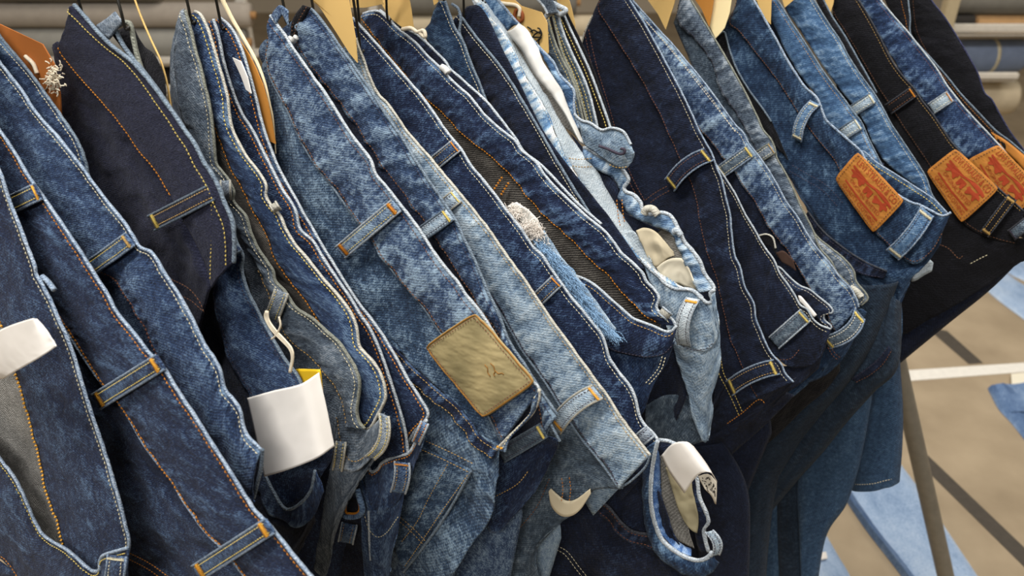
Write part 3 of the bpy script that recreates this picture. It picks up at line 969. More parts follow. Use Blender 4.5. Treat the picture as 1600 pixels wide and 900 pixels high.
J.sheet('waistband', [[(536, 622), (556, 655), (570, 673), (586, 662), (600, 645)], [(524, 660), (530, 710), (550, 735), (575, 722), (598, 690)]], 0.001, DEN_GRN, None, pk=0.0012, st=[(0.75, 'gold')])
J.loop((600, 648), (578, 716), 16, mat=DEN_GRN, bend=(10, 6), tacks=(0, 0), base=-0.006)
J.loop((440, 455), (424, 500), 22, mat=DEN_GRN, tacks=(0, 0))
J.loop((352, 282), (353, 312), 15, mat=DEN_GRN, tacks=(0, 0), seam=False)
J.loop((426, 318), (434, 330), 11, mat=E_CREAM, tacks=(0, 0), seam=False, base=0.012)
J.body([(522, 655), (540, 735), (575, 720), (598, 690)], [(488, 890), (500, 900), (512, 890), (530, 800)], 0.004, 0.014, DEN_GRN)
J.loop((533, 690), (527, 735), 15, mat=DEN_GRN, tacks=(0, 0))
J.hang((0.5, 0.75), back=False)
J.done(); HOOKS.append((J, (288, 14)))

# 6b slim blue pair, orange stitched double rim
J = Jeans('slim dark blue jeans with two parallel pale rims and orange stitching', 0.500, (336, 24), DEN_DK, 7, 'orange', E_PALE)
e1 = [(334, 30), (342, 55), (350, 95), (360, 130), (370, 158), (380, 180), (394, 201), (408, 228), (420, 252), (430, 272), (442, 296), (456, 316), (464, 333), (470, 358), (490, 377), (506, 404), (530, 440), (548, 466), (562, 490), (580, 517), (600, 565), (620, 625), (632, 665), (638, 708)]
e2 = [(345, 28), (362, 44), (376, 70), (390, 112), (400, 150), (407, 180), (415, 208), (426, 238), (438, 266), (452, 292), (466, 316), (475, 333), (490, 358), (508, 390), (530, 426), (558, 470), (580, 498), (600, 526), (620, 560), (636, 590), (654, 618), (668, 641), (667, 654), (650, 672), (638, 690)]
J.band(e1, [(300, 60), (318, 120), (340, 190), (370, 260), (400, 330), (440, 390), (480, 440), (520, 500), (548, 560), (565, 640), (575, 720)], 0.0, st=[(-0.0040, 'orange', 0.0009)], edge=E_PALE, pk=0.0004)
J.band(e2, [(330, 40), (345, 90), (365, 150), (390, 210), (420, 270), (445, 320), (480, 380), (520, 440), (560, 500), (590, 560), (610, 620), (625, 690)], 0.012, st=[(-0.0040, 'orange', 0.0009)], edge=E_PALE, name='waistband_lining', pk=0.0004)
J.sheet('waistband', [[(572, 722), (580, 737), (590, 733), (598, 722), (618, 714), (638, 708), (650, 690), (667, 656)], [(566, 770), (580, 800), (596, 800), (615, 790), (628, 770), (640, 745), (650, 720), (662, 690)]], -0.001, DEN_MD, E_PALE, pk=0.001, st=[(-0.0035, 'orange', 0.0008)])
J.loop((628, 722), (622, 770), 24, mat=DEN_MD, tack='orange', thr='gold', tacks=(1, 0), bend=(3, 0))
J.loop((664, 660), (650, 692), 12, mat=DEN_MD, tacks=(0, 0), base=-0.004)
J.body([(560, 740), (580, 800), (600, 800), (628, 772)], [(572, 900), (590, 930), (610, 930), (612, 900)], 0.0, 0.003, DEN_MD, st=[(0.3, 'pale')])
J.cord([(576, 798), (577, 840), (579, 875)], 0.0, 0.0012, E_PALE, 'seam_fold')
# looped tab hanging under the waistband
J.cord([(541, 768), (537, 800), (545, 807), (560, 805), (566, 795), (558, 765)], -0.006, 0.0032, DEN_MD, 'belt_loop')
J.cord([(542, 772), (540, 798), (547, 802), (558, 801), (562, 792), (556, 768)], -0.0075, 0.0012, thread('orange'), 'loop_lining')
J.loop((546, 818), (540, 848), 24, mat=DEN_MD, tacks=(0, 0), thr='gold')
J.body([(532, 740), (545, 775), (560, 790), (575, 800)], [(480, 880), (500, 920), (540, 930), (580, 910)], 0.008, 0.018, DEN_NAVY)
J.hang((0.5, 0.8), back=False, off=0.013)
J.done(); HOOKS.append((J, (336, 24)))

# 7 leather patch
J = Jeans('stone washed blue jeans with a worn olive leather patch', 0.530, (436, 14), DEN_WASH, 8, 'brown', E_PALE)
A = [(423, 24), (433, 38), (445, 54), (462, 81), (490, 121), (512, 151), (534, 187), (556, 219), (578, 248), (588, 273), (604, 292), (618, 310), (632, 328), (656, 359), (676, 390), (700, 422), (716, 441), (728, 460), (747, 482), (764, 508), (784, 539), (800, 562), (820, 588), (838, 601), (843, 610)]
B = [(421, 60), (418, 90), (421, 118), (440, 156), (452, 180), (470, 220), (494, 260), (520, 293), (560, 349), (580, 373), (600, 406), (632, 446), (660, 478), (684, 514), (715, 560), (745, 615), (765, 655), (784, 692)]
J.band(A, B, st=[(-0.0050, 'brown'), (0.93, 'brown', 0.0008)], pk=0.0010, wr=0.0014, wear0=0.42)
J.cord(B, 0.001, 0.0011, E_SLATE, 'seam_fold')
Y = [(414, 140), (424, 230), (450, 310), (500, 390), (550, 460), (595, 520), (650, 578), (700, 622), (732, 655), (752, 685), (780, 702)]
J.body(B, Y, 0.003, 0.004, DEN_SEAT, name='yoke_panel')
J.body(Y, [(400, 320), (430, 460), (480, 600), (540, 720), (590, 820), (640, 905), (700, 905), (738, 850), (768, 805), (778, 745)], 0.005, 0.004, DEN_SEAT, wr=0.0022)
yk = spline(Y, 60)[28:]
J.sheet('yoke_seam', [yk.tolist(), (yk + np.array([-11, 15])).tolist()], -0.001, DEN_DK, None, pk=0.0016, wr=0.0004, st=[(0.12, 'gold'), (0.88, 'gold')], wear0=0.35, skew=0.0)
J.loop((619, 321), (531, 395), 23, mat=DEN_WASH, tack='orange', thr='yellow', bow=0.005)
J.sheet('belt_loop', [[(843, 608), (841, 625), (832, 645), (808, 670), (776, 702)], [(832, 625), (828, 645), (812, 665), (795, 685), (790, 706)]], [-0.004, -0.007], DEN_WASH, E_CREAM, res=0.0016, st=[(0.6, 'pale')])
J.stitch([(776, 697), (790, 702)], 'amber', -0.008, 0.0016)
pk_c = [(652, 690), (737, 735), (630, 894), (606, 770)]
pts = np.array(pk_c, float)
J.sheet('patch_pocket', [[(628, 682), (660, 700), (700, 718), (737, 735)], [(600, 790), (605, 820), (615, 860), (630, 894)]], -0.002, DEN_SEAT, None, wr=0.0012, thick=0.002, wear0=0.45)
J.stitch([(640, 694), (690, 716), (734, 738)], 'gold', -0.006, double=-15)
J.stitch([(731, 742), (690, 800), (660, 845), (632, 886)], 'gold', -0.0055)
J.stitch([(700, 725), (672, 775), (652, 815), (625, 850)], 'gold', -0.0055)
J.stitch([(620, 803), (645, 824), (668, 848)], 'gold', -0.0055, double=6)
J.cord([(737, 735), (700, 800), (665, 850), (630, 894)], -0.003, 0.0014, E_SLATE, 'pocket_edge')
leath = plain('leather_olive', '#ab9b70', rough=0.6, scale=26, color2='#857a56', spec=0.35, bump=0.9)
J.sheet('belt_loop', [[(423, 25), (430, 14), (438, 8), (450, 16)], [(432, 38), (437, 28), (443, 24), (452, 42)]], -0.001, DEN_WASH, None, res=0.0018)
lp = Patch(J, 'leather_patch', [(742, 487), (838, 598), (754, 656), (661, 542)], -0.006, leath, 'rust', crease=0.0009, label='worn olive brown leather patch', bow=0.004)
rim = plain('leather_rim', '#8d642c', rough=0.7, var=0.2, scale=200)
e = np.concatenate([[(u, 0.015) for u in np.linspace(0.02, 0.98, 30)], [(0.985, v) for v in np.linspace(0.02, 0.98, 20)], [(u, 0.985) for u in np.linspace(0.98, 0.02, 30)], [(0.015, v) for v in np.linspace(0.98, 0.02, 20)]])
tube('burnished_rim', lp.at(e[:, 0], e[:, 1]), 0.0008, rim, lp.o, 6)
for u0, v0, ang, ln_ in ((.62, .32, .3, .12), (.66, .36, 1.0, .1), (.7, .3, 2.1, .1), (.6, .42, .6, .14)):
    t = np.linspace(-1, 1, 12)
    tube('scar_mark', lp.at(u0 + t * ln_ * .6 * math.cos(ang), v0 + t * ln_ * .5 * math.sin(ang) + .01 * np.sin(t * 5)), 0.0005, rim, lp.o, 5)
J.hang((0.5, 0.8))
J.done(); HOOKS += [(J, (438, 14))]

# 8 mid blue beside it
J = Jeans('washed blue jeans between the leather patch pair and the light washed pair', 0.562, (484, 18), DEN_WASH, 9, 'brown', E_SLATE)
A = [(486, 14), (496, 24), (516, 50), (532, 74), (548, 96), (566, 122), (584, 148), (604, 181), (626, 212), (648, 248), (672, 285), (692, 314), (712, 345), (730, 383), (744, 412), (760, 450), (778, 488), (798, 538), (820, 570), (845, 610), (872, 648)]
B = [(462, 30), (458, 60), (478, 96), (505, 135), (545, 185), (575, 232), (600, 270), (632, 312), (668, 360), (700, 410), (728, 452), (760, 495), (790, 540), (812, 580), (840, 630), (850, 680)]
J.band(A, B, st=[(-0.0045, 'dark'), (0.9, 'brown', 0.0008)], pk=0.0013, wr=0.0013, wear0=0.4)
J.loop((702, 335), (645, 376), 22, mat=DEN_LT, tack='yellow', thr='dark', tacks=(1, 0))
J.loop((850, 672), (782, 712), 24, mat=DEN_TEAL, tack='yellow', thr='dark', tacks=(1, 0))
J.body(B, [(450, 100), (500, 240), (560, 340), (640, 460), (700, 560), (740, 650), (790, 740), (820, 760)], 0.003, 0.012, DEN_NAVY)
J.cord([(842, 610), (850, 640), (862, 665), (875, 690)], -0.002, 0.0014, E_SLATE)
J.body([(780, 700), (820, 700), (850, 690), (870, 695)], [(740, 790), (775, 830), (800, 810), (835, 770)], 0.004, 0.004, DEN_DK)
J.stitch([(760, 782), (785, 770), (810, 755), (828, 733)], 'gold', -0.004)
J.sheet('belt_loop', [[(746, 790), (748, 808), (752, 825)], [(762, 788), (765, 804), (766, 820)]], -0.003, DEN_DK, E_SLATE, res=0.002)
J.sheet('sash_ribbon', [[(485, 12), (470, 40), (462, 60)], [(474, 8), (458, 30), (452, 58)]], -0.004, DEN_BLACK, None, res=0.002, st=[(0.3, 'brown')])
J.cord([(452, 60), (458, 64), (463, 58)], -0.008, 0.003, POCKET, 'knot')
J.hang((0.5, 0.78))
J.done(); HOOKS.append((J, (484, 16)))

# 9 light washed belt
J = Jeans('light washed jeans with a broad pale waistband and a curled pale belt loop', 0.600, (560, 40), DEN_LT, 10, 'gold', E_CREAM)
A = [(556, 60), (586, 138), (606, 162), (619, 180), (632, 200), (656, 228), (680, 256), (700, 280), (714, 296), (724, 309), (740, 328), (764, 359), (780, 383), (800, 411), (820, 438), (840, 468), (866, 506), (890, 539), (908, 564), (928, 591), (948, 618), (970, 652), (998, 688), (1016, 711)]
B = [(530, 90), (560, 140), (600, 200), (640, 262), (690, 330), (730, 400), (770, 470), (800, 520), (816, 548), (852, 598), (876, 636), (892, 662), (912, 690), (940, 724), (967, 763)]
J.band(A, B, st=[(-0.0036, 'gold'), (0.93, 'dark', 0.0009)], pk=0.0014, wr=0.0016, wear0=0.5)
J.cord(B, -0.001, 0.0013, E_SLATE, 'seam_fold')
J.cord([(1016, 711), (1008, 730), (985, 752), (967, 763)], [-0.001, 0.001], 0.0011, E_SLATE)
J.loop((714, 306), (685, 330), 22, tack='yellow', mat=DEN_LT, thr='dark', tacks=(1, 0))
J.loop((934, 612), (867, 668), 27, tack='amber', mat=DEN_LT, thr='dark', bow=0.008, bend=(-4, -6), base=-0.006)
J.body([(870, 640), (890, 668), (915, 700), (940, 728), (966, 764)], [[(850, 690), (860, 715), (885, 735), (915, 750), (930, 765)], [(800, 780), (820, 790), (850, 790), (875, 800), (905, 796)], [(760, 860), (775, 880), (800, 880), (825, 880), (842, 850)], [(740, 930), (770, 960), (800, 960), (830, 960), (850, 930)]], 0.003, 0.006, DEN_TEAL, wr=0.002)
J.sheet('pocket_bag', [[(857, 768), (861, 790), (874, 805), (890, 807), (906, 797), (923, 772)], [(860, 764), (870, 774), (884, 783), (898, 781), (910, 773), (922, 764)]], -0.004, POCKET_CR, None, res=0.002)
J.stitch([(786, 842), (800, 836), (818, 818), (840, 790), (860, 745)], 'brown', -0.006)
J.stitch([(890, 745), (892, 765), (889, 788)], 'orange', -0.006, double=12)
J.hang((0.5, 0.78))
J.done(); HOOKS.append((J, (556, 62)))

DEN_TEAL_DK = denim('dusk_navy', '#0d1826', '#1c2f42', '#4a6379', bias=0.2, wearw=0.5, mottle=0.5, fleck=0.2)
DEN_DUSK = denim('dusk_blue', '#16304d', '#2c5072', '#6f93b0', bias=0.2, wearw=0.5, mottle=0.5, fleck=0.2)
# 10 dark blue, ends in a small open waist with a curled tag
J = Jeans('dark blue jeans whose waistband ends in a small open loop holding a curled tag', 0.650, (556, 26), DEN_DK, 11, 'dark', E_PALE)
A = [(552, 28), (570, 48), (590, 70), (616, 100), (640, 128), (658, 149), (680, 179), (694, 200), (708, 218), (722, 235), (736, 258), (756, 282), (778, 310), (796, 334), (816, 359), (832, 384), (848, 399), (860, 418), (880, 446), (892, 463), (910, 484), (924, 502), (940, 522), (947, 540), (952, 558), (966, 580), (982, 600), (992, 620), (998, 646), (1006, 662), (1020, 676), (1028, 687)]
B = [(546, 50), (556, 100), (590, 180), (640, 260), (690, 330), (740, 400), (800, 480), (850, 550), (890, 610), (930, 670), (970, 720), (1000, 750)]
J.band(A, B, st=[(-0.0042, 'pale')], pk=0.0008, wr=0.0012)
J.body(B, [(550, 160), (600, 300), (680, 440), (760, 560), (830, 680), (840, 780), (830, 860), (840, 930)], 0.004, 0.015, DEN_NAVY)
J.body([(930, 672), (970, 722), (1000, 752), (1030, 780), (1050, 830)], [(820, 900), (880, 960), (960, 980), (1040, 960), (1090, 920)], 0.006, 0.004, DEN_NAVY, wr=0.0022)
for hi, lo in (((713, 227), (680, 254)), ((871, 438), (838, 470))):
    J.loop(hi, lo, 21, tack='orange', thr='gold', tacks=(1, 0))
J.loop((1016, 674), (994, 692), 20, tacks=(0, 0), mat=DEN_GRN)
# pocket edge and its seam on the hip below
J.sheet('hip_pocket', [[(925, 772), (950, 792), (985, 828), (1030, 838), (1050, 856)], [(918, 788), (942, 810), (975, 842), (1020, 860), (1040, 880)]], -0.002, DEN_NAVY, E_DARK, pk=0.0012, st=[(0.15, 'rust'), (0.8, 'rust')])
J.stitch([(852, 835), (860, 848), (885, 860), (905, 885), (925, 910)], 'pale', -0.003, double=6)
ringN = [(1028, 688), (1022, 715), (1018, 745), (1017, 780), (1022, 812), (1032, 838), (1045, 853), (1067, 868), (1088, 875), (1104, 872), (1113, 863)]
J.band(ringN, [(1008, 700), (1004, 745), (1004, 790), (1010, 830), (1024, 862), (1045, 882), (1068, 896), (1092, 902), (1112, 895), (1124, 880)], -0.004, st=[], edge=E_PALE, pk=0.0006, mat=DEN_BLUE, er=0.0022)
ringF = [(1030, 687), (1048, 690), (1066, 702), (1080, 722), (1089, 748), (1093, 776), (1104, 802), (1107, 816), (1100, 826), (1102, 843), (1107, 862)]
J.band(ringF, [(1024, 705), (1034, 720), (1050, 745), (1065, 770), (1075, 795), (1082, 815), (1085, 830), (1088, 850), (1092, 862)], 0.02, st=[], edge=E_PALE, pk=0.0006, mat=DEN_NAVY, name='waistband_lining', er=0.002)
J.sheet('waistband_lining', [[(1026, 700), (1021, 745), (1020, 790), (1028, 828), (1050, 856), (1080, 868)], [(1030, 710), (1033, 750), (1034, 790), (1042, 820), (1060, 842), (1080, 858)]], [0.001, 0.012], denim('bright_inside', '#24508c', '#3f74b4', '#9dbce0', bias=.2), None, pk=0.0012)
J.sheet('inner_lining', [[(1032, 712), (1033, 750), (1035, 792), (1044, 822), (1062, 845)], [(1060, 760), (1068, 790), (1074, 815), (1078, 835), (1085, 858)]], [0.014, 0.026], LINING_FINE, None)
J.sheet('pocket_bag', [[(1040, 730), (1052, 770), (1060, 795), (1070, 815)], [(1078, 740), (1084, 775), (1090, 800), (1092, 830)]], [0.010, 0.016], plain('pocket_olive', '#8d8468', rough=.9, var=.12, scale=40), None, wr=0.004, drape=0.006, res=0.002)
J.loop((1108, 830), (1118, 868), 13, mat=DEN_LT, bend=(8, 0), tacks=(0, 0), base=-0.006)
# frayed rip along the rim
rng = random.Random(5)
V, Fc = [], []
def fibre(p0, p1, bend, off, r):
    pts = spline([p0, ((p0[0] + p1[0]) / 2 + bend[0], (p0[1] + p1[1]) / 2 + bend[1]), p1], 7)
    P = on_hang(pts, J.D + off + np.linspace(0, rng.uniform(-.006, .003), 7))
    for i in range(6):
        v, f = dashes(P[i:i + 2], r, np.linalg.norm(P[i + 1] - P[i]) * .97, 1e-5, 0)
        o = len(V); V.extend(v); Fc.extend([tuple(k + o for k in q) for q in f])
cl = spline([(835, 372), (852, 394), (872, 415), (888, 440), (905, 465), (925, 490), (945, 512), (958, 522)], 260)
for c in cl:
    for _ in range(3):
        w = 11 * (1 - abs(c[0] - 890) / 110)
        x, y = c[0] + rng.uniform(-w, w), c[1] + rng.uniform(-w, w) * .6
        a = rng.uniform(0.5, 1.35); l = rng.uniform(9, 24)
        fibre((x, y), (x + l * math.cos(a), y + l * math.sin(a)), (rng.uniform(-4, 4), rng.uniform(-3, 3)), 0.006 + rng.uniform(-.003, .004), 0.00045)
tag(mesh_obj('frayed_edge', V, Fc, plain('fray_blue', '#7f9fbd', rough=.95, var=.3, scale=300), J.root, False), None, None, kind='stuff')
J.sheet('torn_facing', [[(828, 362), (850, 392), (882, 432), (915, 478), (955, 522)], [(850, 360), (872, 395), (900, 430), (930, 470), (962, 515)]], 0.010, DEN_LT, None, wr=0.002)
V, Fc = [], []
for _ in range(520):
    t = rng.random()
    cx = 797 + 48 * t + rng.gauss(0, 5); cy = 327 + 42 * t + rng.gauss(0, 6)
    if 806 < cx < 826 and 338 < cy < 350 and rng.random() < .8: continue
    a = rng.uniform(0, 6.28); l = rng.uniform(4, 10)
    fibre((cx, cy), (cx + l * math.cos(a), cy + l * math.sin(a)), (rng.uniform(-3, 3), rng.uniform(-3, 3)), 0.005 + rng.uniform(-.003, .003), 0.00042)
tag(mesh_obj('frayed_rip', V, Fc, plain('fray_white', '#e6ded4', rough=.95, var=.1, scale=300), J.root, False), None, None, kind='stuff')
J.sheet('torn_facing', [[(792, 322), (812, 345), (840, 378)], [(806, 316), (832, 336), (850, 366)]], 0.008, POCKET, None, wr=0.003, res=0.002)
J.hang((0.5, 0.75))
J.done(); HOOKS.append((J, (556, 26)))

# 11 dark blue open waist with brown lining
J = Jeans('dark blue jeans with wide open waist, brown lining and orange inner seam', 0.695, (600, 14), DEN_DK, 12, 'orange', E_PALE)
C = [(568, 22), (582, 18), (596, 20), (624, 46), (650, 67), (668, 87), (690, 107), (704, 123), (720, 138), (732, 148), (745, 164), (758, 180), (780, 200), (804, 219), (814, 234), (828, 245), (840, 256), (850, 272), (864, 288), (884, 308), (906, 328), (924, 344), (943, 359), (960, 379), (970, 394), (990, 412), (1004, 427), (1010, 440), (1022, 452), (1030, 465), (1026, 480), (1034, 490), (1050, 498), (1056, 508)]
S = [(568, 30), (590, 62), (620, 100), (644, 130), (662, 151), (692, 178), (720, 208), (740, 224), (768, 247), (790, 267), (806, 283), (820, 302), (844, 329), (877, 359), (900, 381), (920, 404), (950, 431), (972, 457), (996, 477), (1012, 494), (1030, 505)]
J.band(C, S, 0.012, st=[(-0.0042, 'pale'), (0.97, 'orange', 0.0009)], name='waistband_lining', pk=0.0011, wr=0.0016)
J.body(S, [(565, 40), (600, 110), (650, 180), (700, 240), (750, 300), (800, 360), (850, 420), (900, 470), (960, 500), (1000, 520), (1030, 520)], 0.015, 0.022, LINING_DK, name='inner_lining', wr=0.002)
J.stitch([(770, 300), (786, 275)], 'orange', 0.013, 0.0016)
J.stitch([(783, 305), (798, 281)], 'orange', 0.013, 0.0016)
Nn = [(860, 395), (878, 414), (893, 427), (916, 437), (932, 447), (950, 463), (968, 479), (982, 491), (993, 499), (1020, 509), (1038, 517), (1050, 517), (1057, 509)]
Nb = [(860, 430), (885, 470), (910, 505), (935, 532), (962, 549), (990, 556), (1015, 558), (1038, 553), (1052, 540)]
J.band(Nn, Nb, 0.0, st=[(-0.0042, 'gold'), (0.95, 'dark')], pk=0.0006)
J.body(Nb, [(880, 520), (920, 580), (950, 620), (980, 660), (1000, 650), (1018, 605), (1040, 570)], 0.003, 0.006, DEN_MD)
J.stitch([(1040, 558), (1032, 580), (1010, 605)], 'pale', -0.003, double=5)
J.loop((1032, 484), (1046, 496), 12, mat=E_CREAM, tacks=(0, 0), base=0.01, seam=False)
Dl = [(594, 16), (626, 40), (650, 53), (664, 64), (680, 80), (696, 96), (704, 108), (720, 122), (740, 140), (760, 158), (778, 180), (804, 214), (820, 238), (850, 262), (900, 315), (940, 350)]
J.band(Dl, [(590, 20), (620, 50), (655, 80), (690, 115), (725, 148), (760, 185), (805, 232), (850, 280), (905, 335), (940, 365)], 0.024, st=[], name='back_panel', edge=E_PALE, mat=DEN_NAVY)
J.cord([(690, 105), (695, 108), (700, 114)], 0.010, 0.004, POCKET, 'loop_end')
J.hang((0.5, 0.7), back=False)
J.done(); HOOKS.append((J, (600, 14)))

# 12 two dark pairs seen only near their tops
J = Jeans('mid blue jeans showing only a wedge of waistband beside the wide open pair', 0.735, (690, 8), DEN_BLUE, 13, 'pale', E_SLATE)
J.band([(696, 2), (704, 26), (712, 46), (724, 66), (738, 104), (750, 132), (760, 158), (775, 190)], [(684, 4), (672, 34), (663, 52), (680, 85), (705, 115), (735, 145), (765, 185), (790, 215)], 0.0, st=[(-0.004, 'pale')], pk=0.0006)
J.cord([(706, 6), (716, 14), (720, 30), (718, 50), (722, 62)], 0.003, 0.0016, E_SLATE)
J.hang((0.5, 0.8), back=False)
J.done(); HOOKS.append((J, (690, 8)))
J = Jeans('faded navy jeans in shadow beside the ice blue pair', 0.752, (725, 14), DEN_NAVY, 14, 'pale', E_SLATE)
J.band([(718, 22), (740, 52), (760, 77), (780, 101), (800, 130), (830, 180), (870, 250), (910, 315), (962, 392)], [(708, 40), (724, 72), (742, 110), (758, 150), (790, 200), (830, 260), (870, 310), (900, 345), (940, 400)], 0.0, st=[(-0.003, 'pale')], pk=0.0010, wr=0.0022, mat=DEN_NAVY)
J.body([(725, 16), (750, 20), (790, 100), (850, 220), (950, 350), (1000, 420)], [(715, 30), (730, 60), (780, 130), (840, 240), (930, 360), (975, 425)], 0.014, 0.012, DEN_NAVY, name='back_panel')
J.hang((0.5, 0.7), back=False, dep=0.006)
J.done(); HOOKS.append((J, (721, 24)))

# 13 ice blue
J = Jeans('ice blue crumpled jeans with white pocket bags, button tab and pale belt loop', 0.790, (745, -4), DEN_ICE, 15, 'gold', E_PALE)
G = [(738, -4), (752, 30), (766, 60), (780, 94), (796, 130), (818, 179), (836, 206), (852, 224), (860, 236), (862, 255), (872, 262), (884, 278), (900, 292), (916, 310), (922, 326), (940, 338), (948, 350), (962, 374), (972, 387), (980, 398), (992, 404), (1003, 407), (1016, 420), (1028, 430), (1040, 442), (1054, 450), (1070, 451), (1084, 454), (1098, 466)]
I = [(746, -4), (766, 26), (786, 48), (806, 84), (820, 114), (836, 140), (852, 166), (862, 192), (874, 222), (884, 246), (900, 270), (918, 300), (935, 325), (955, 350), (972, 370), (990, 392), (1010, 408), (1030, 425), (1060, 445), (1090, 456)]
J.band(G, I, 0.0, st=[(0.96, 'cream', 0.0005)], pk=0.0013, wr=0.0016, wear0=0.42, edge=E_PALE, er=0.0018)
Kl = [(760, 0), (780, 30), (800, 62), (822, 98), (846, 135), (868, 175), (882, 198), (897, 221), (914, 243), (932, 263), (948, 294), (963, 320), (986, 355), (1000, 385)]
J.sheet('pocket_facing', [I[:16], Kl], [0.002, 0.012], LINING_LT, None, wr=0.0012, res=0.0025)
J.body([(800, 62), (822, 98), (846, 135), (868, 175), (884, 200)], [(814, 70), (836, 112), (860, 150), (882, 180), (900, 215)], 0.010, 0.016, LINING_FINE, name='inner_lining')
J.body([(896, 215), (914, 243), (932, 263), (948, 294), (963, 320), (986, 355), (1000, 385)], [(930, 262), (948, 272), (960, 284), (966, 294), (972, 327), (1000, 345), (1030, 360)], 0.013, 0.010, DEN_NAVY, name='inner_lining')
J.stitch([(889, 247), (905, 249), (928, 247)], 'gold', 0.001, 0.0008)
J.stitch([(894, 259), (910, 261), (930, 260)], 'gold', 0.001, 0.0008)
J.stitch([(964, 312), (966, 335), (970, 355)], 'orange', 0.002, 0.0008, double=-8)
pl = [(790, 50), (814, 78), (826, 100), (840, 122), (860, 146), (871, 162), (882, 180), (905, 222)]
pr = [(808, 36), (822, 46), (844, 76), (853, 97), (868, 120), (880, 144), (891, 178), (912, 226)]
J.sheet('pocket_bag', [pl, [(800, 44), (814, 62), (832, 92), (842, 116), (856, 135), (868, 152), (884, 180), (906, 222)], pr], [0.004, 0.000, 0.008], POCKET, None, wr=0.0022, drape=0.006, res=0.002)
J.band([(748, -10), (765, -14), (782, 4), (808, 35), (844, 75), (864, 96), (876, 118), (896, 140), (897, 160), (899, 182), (906, 200)], [(746, 2), (766, 26), (786, 50), (808, 40), (842, 80), (854, 100), (868, 124), (878, 146), (884, 165), (890, 182), (898, 205)], 0.014, st=[], mat=DEN_SOFT, name='waistband_lining', edge=E_BLUE, pk=0.001)
flap = [(897, 178), (908, 188), (922, 192), (940, 203), (956, 200), (974, 206), (986, 226)]
flap2 = [(906, 205), (912, 226), (930, 240), (945, 250), (958, 258), (976, 264), (988, 252)]
J.sheet('button_tab', [flap, [(902, 192), (916, 208), (932, 218), (946, 226), (960, 228), (975, 232), (989, 238)], flap2], [-0.004, -0.008, -0.004], DEN_LT, None, wr=0.0016, st=[(0.03, 'pale')], res=0.0016, thick=0.003)
J.cord(flap, -0.005, 0.0016, E_PALE, 'tab_edge')
J.cord([(936, 228), (950, 233), (966, 240), (974, 240), (976, 234), (970, 232)], -0.0115, 0.0016, thread('dark'), 'buttonhole')
J.stitch([(952, 257), (966, 262), (984, 260)], 'gold', -0.008, 0.0008)
crA = [(912, 231), (918, 232), (932, 241), (950, 250), (960, 252), (972, 264), (982, 281), (975, 292), (978, 300), (990, 304), (1001, 316), (1004, 327), (1014, 335), (1026, 334), (1034, 332), (1048, 337), (1058, 353), (1064, 366), (1070, 378), (1080, 389), (1094, 408), (1100, 426), (1112, 442), (1117, 452)]
crB = [(914, 244), (930, 262), (948, 272), (958, 280), (966, 294), (964, 310), (976, 327), (994, 341), (1020, 352), (1046, 362), (1060, 386), (1074, 420), (1092, 456)]
J.band(crA, crB, 0.006, st=[], pk=0.0013, wr=0.002, drape=0.006, mat=denim('crumple_blue', '#3a618c', '#7da1c2', '#d0dfe8', bias=0.18, wearw=0.6, mottle=0.5, fleck=0.25), name='waistband_crumpled', edge=E_PALE, er=0.0022)
J.cord([(1006, 334), (1010, 327), (1020, 327), (1028, 336)], -0.002, 0.0042, E_CREAM, 'belt_loop')
J.cord([(1052, 362), (1058, 360), (1064, 368)], -0.002, 0.0034, E_PALE, 'belt_loop')
J.sheet('pocket_bag', [[(970, 372), (978, 362), (990, 362), (1002, 380), (1016, 408)], [(980, 398), (992, 402), (1004, 408), (1018, 420), (1030, 430)]], [0.006, 0.004], LINING_LT, None, wr=0.002, res=0.002)
J.sheet('pocket_bag', [[(994, 360), (1006, 356), (1024, 362), (1040, 378), (1052, 394)], [(1016, 410), (1024, 418), (1034, 412), (1046, 402), (1056, 398)]], [0.004, 0.008], POCKET_CR, None, wr=0.003, drape=0.008, res=0.002)
J.sheet('pocket_bag', [[(1026, 418), (1040, 408), (1056, 404), (1070, 410), (1086, 448)], [(1034, 434), (1046, 444), (1058, 446), (1072, 450), (1086, 454)]], [0.002, 0.006], plain('pocket_ivory', '#e3dac2', rough=.9, var=.05), None, wr=0.003, drape=0.006, res=0.002)
J.body([(1000, 340), (1030, 350), (1056, 380), (1080, 420), (1095, 455)], [(975, 335), (1000, 370), (1030, 410), (1055, 435), (1085, 450)], 0.016, 0.02, LINING_FINE, name='inner_lining')
outA = [(1003, 408), (1016, 421), (1028, 431), (1040, 443), (1054, 451), (1070, 452), (1084, 455), (1096, 466), (1104, 473), (1113, 470), (1110, 458), (1117, 452)]
outB = [(1030, 470), (1040, 500), (1050, 525), (1066, 540), (1084, 546), (1104, 548), (1120, 532), (1124, 505)]
J.band(outA, outB, -0.002, st=[], mat=DEN_LT, pk=0.002, wr=0.002, edge=E_PALE, er=0.002)
J.loop((1083, 466), (1069, 540), 21, mat=LINING_LT, tack='amber', thr='dark', bow=0.010, bend=(-9, 0), tacks=(1, 0), base=-0.006)
J.stitch([(1050, 528), (1076, 545), (1102, 545), (1118, 532)], 'dark', -0.006)
J.body([(1048, 520), (1066, 542), (1084, 547), (1104, 548), (1124, 515)], [[(1060, 575), (1074, 585), (1090, 590), (1106, 590), (1126, 570)], [(1076, 625), (1084, 630), (1094, 632), (1104, 630), (1112, 620)], [(1082, 655), (1090, 662), (1098, 664), (1106, 660), (1114, 645)], [(1098, 688), (1100, 691), (1102, 692), (1104, 690), (1106, 684)]], 0.002, 0.004, DEN_LT, wr=0.003, drape=0.01)
J.body([(1010, 640), (1040, 625), (1075, 625)], [(1010, 690), (1060, 700), (1100, 690)], 0.018, 0.02, DEN_TEAL)
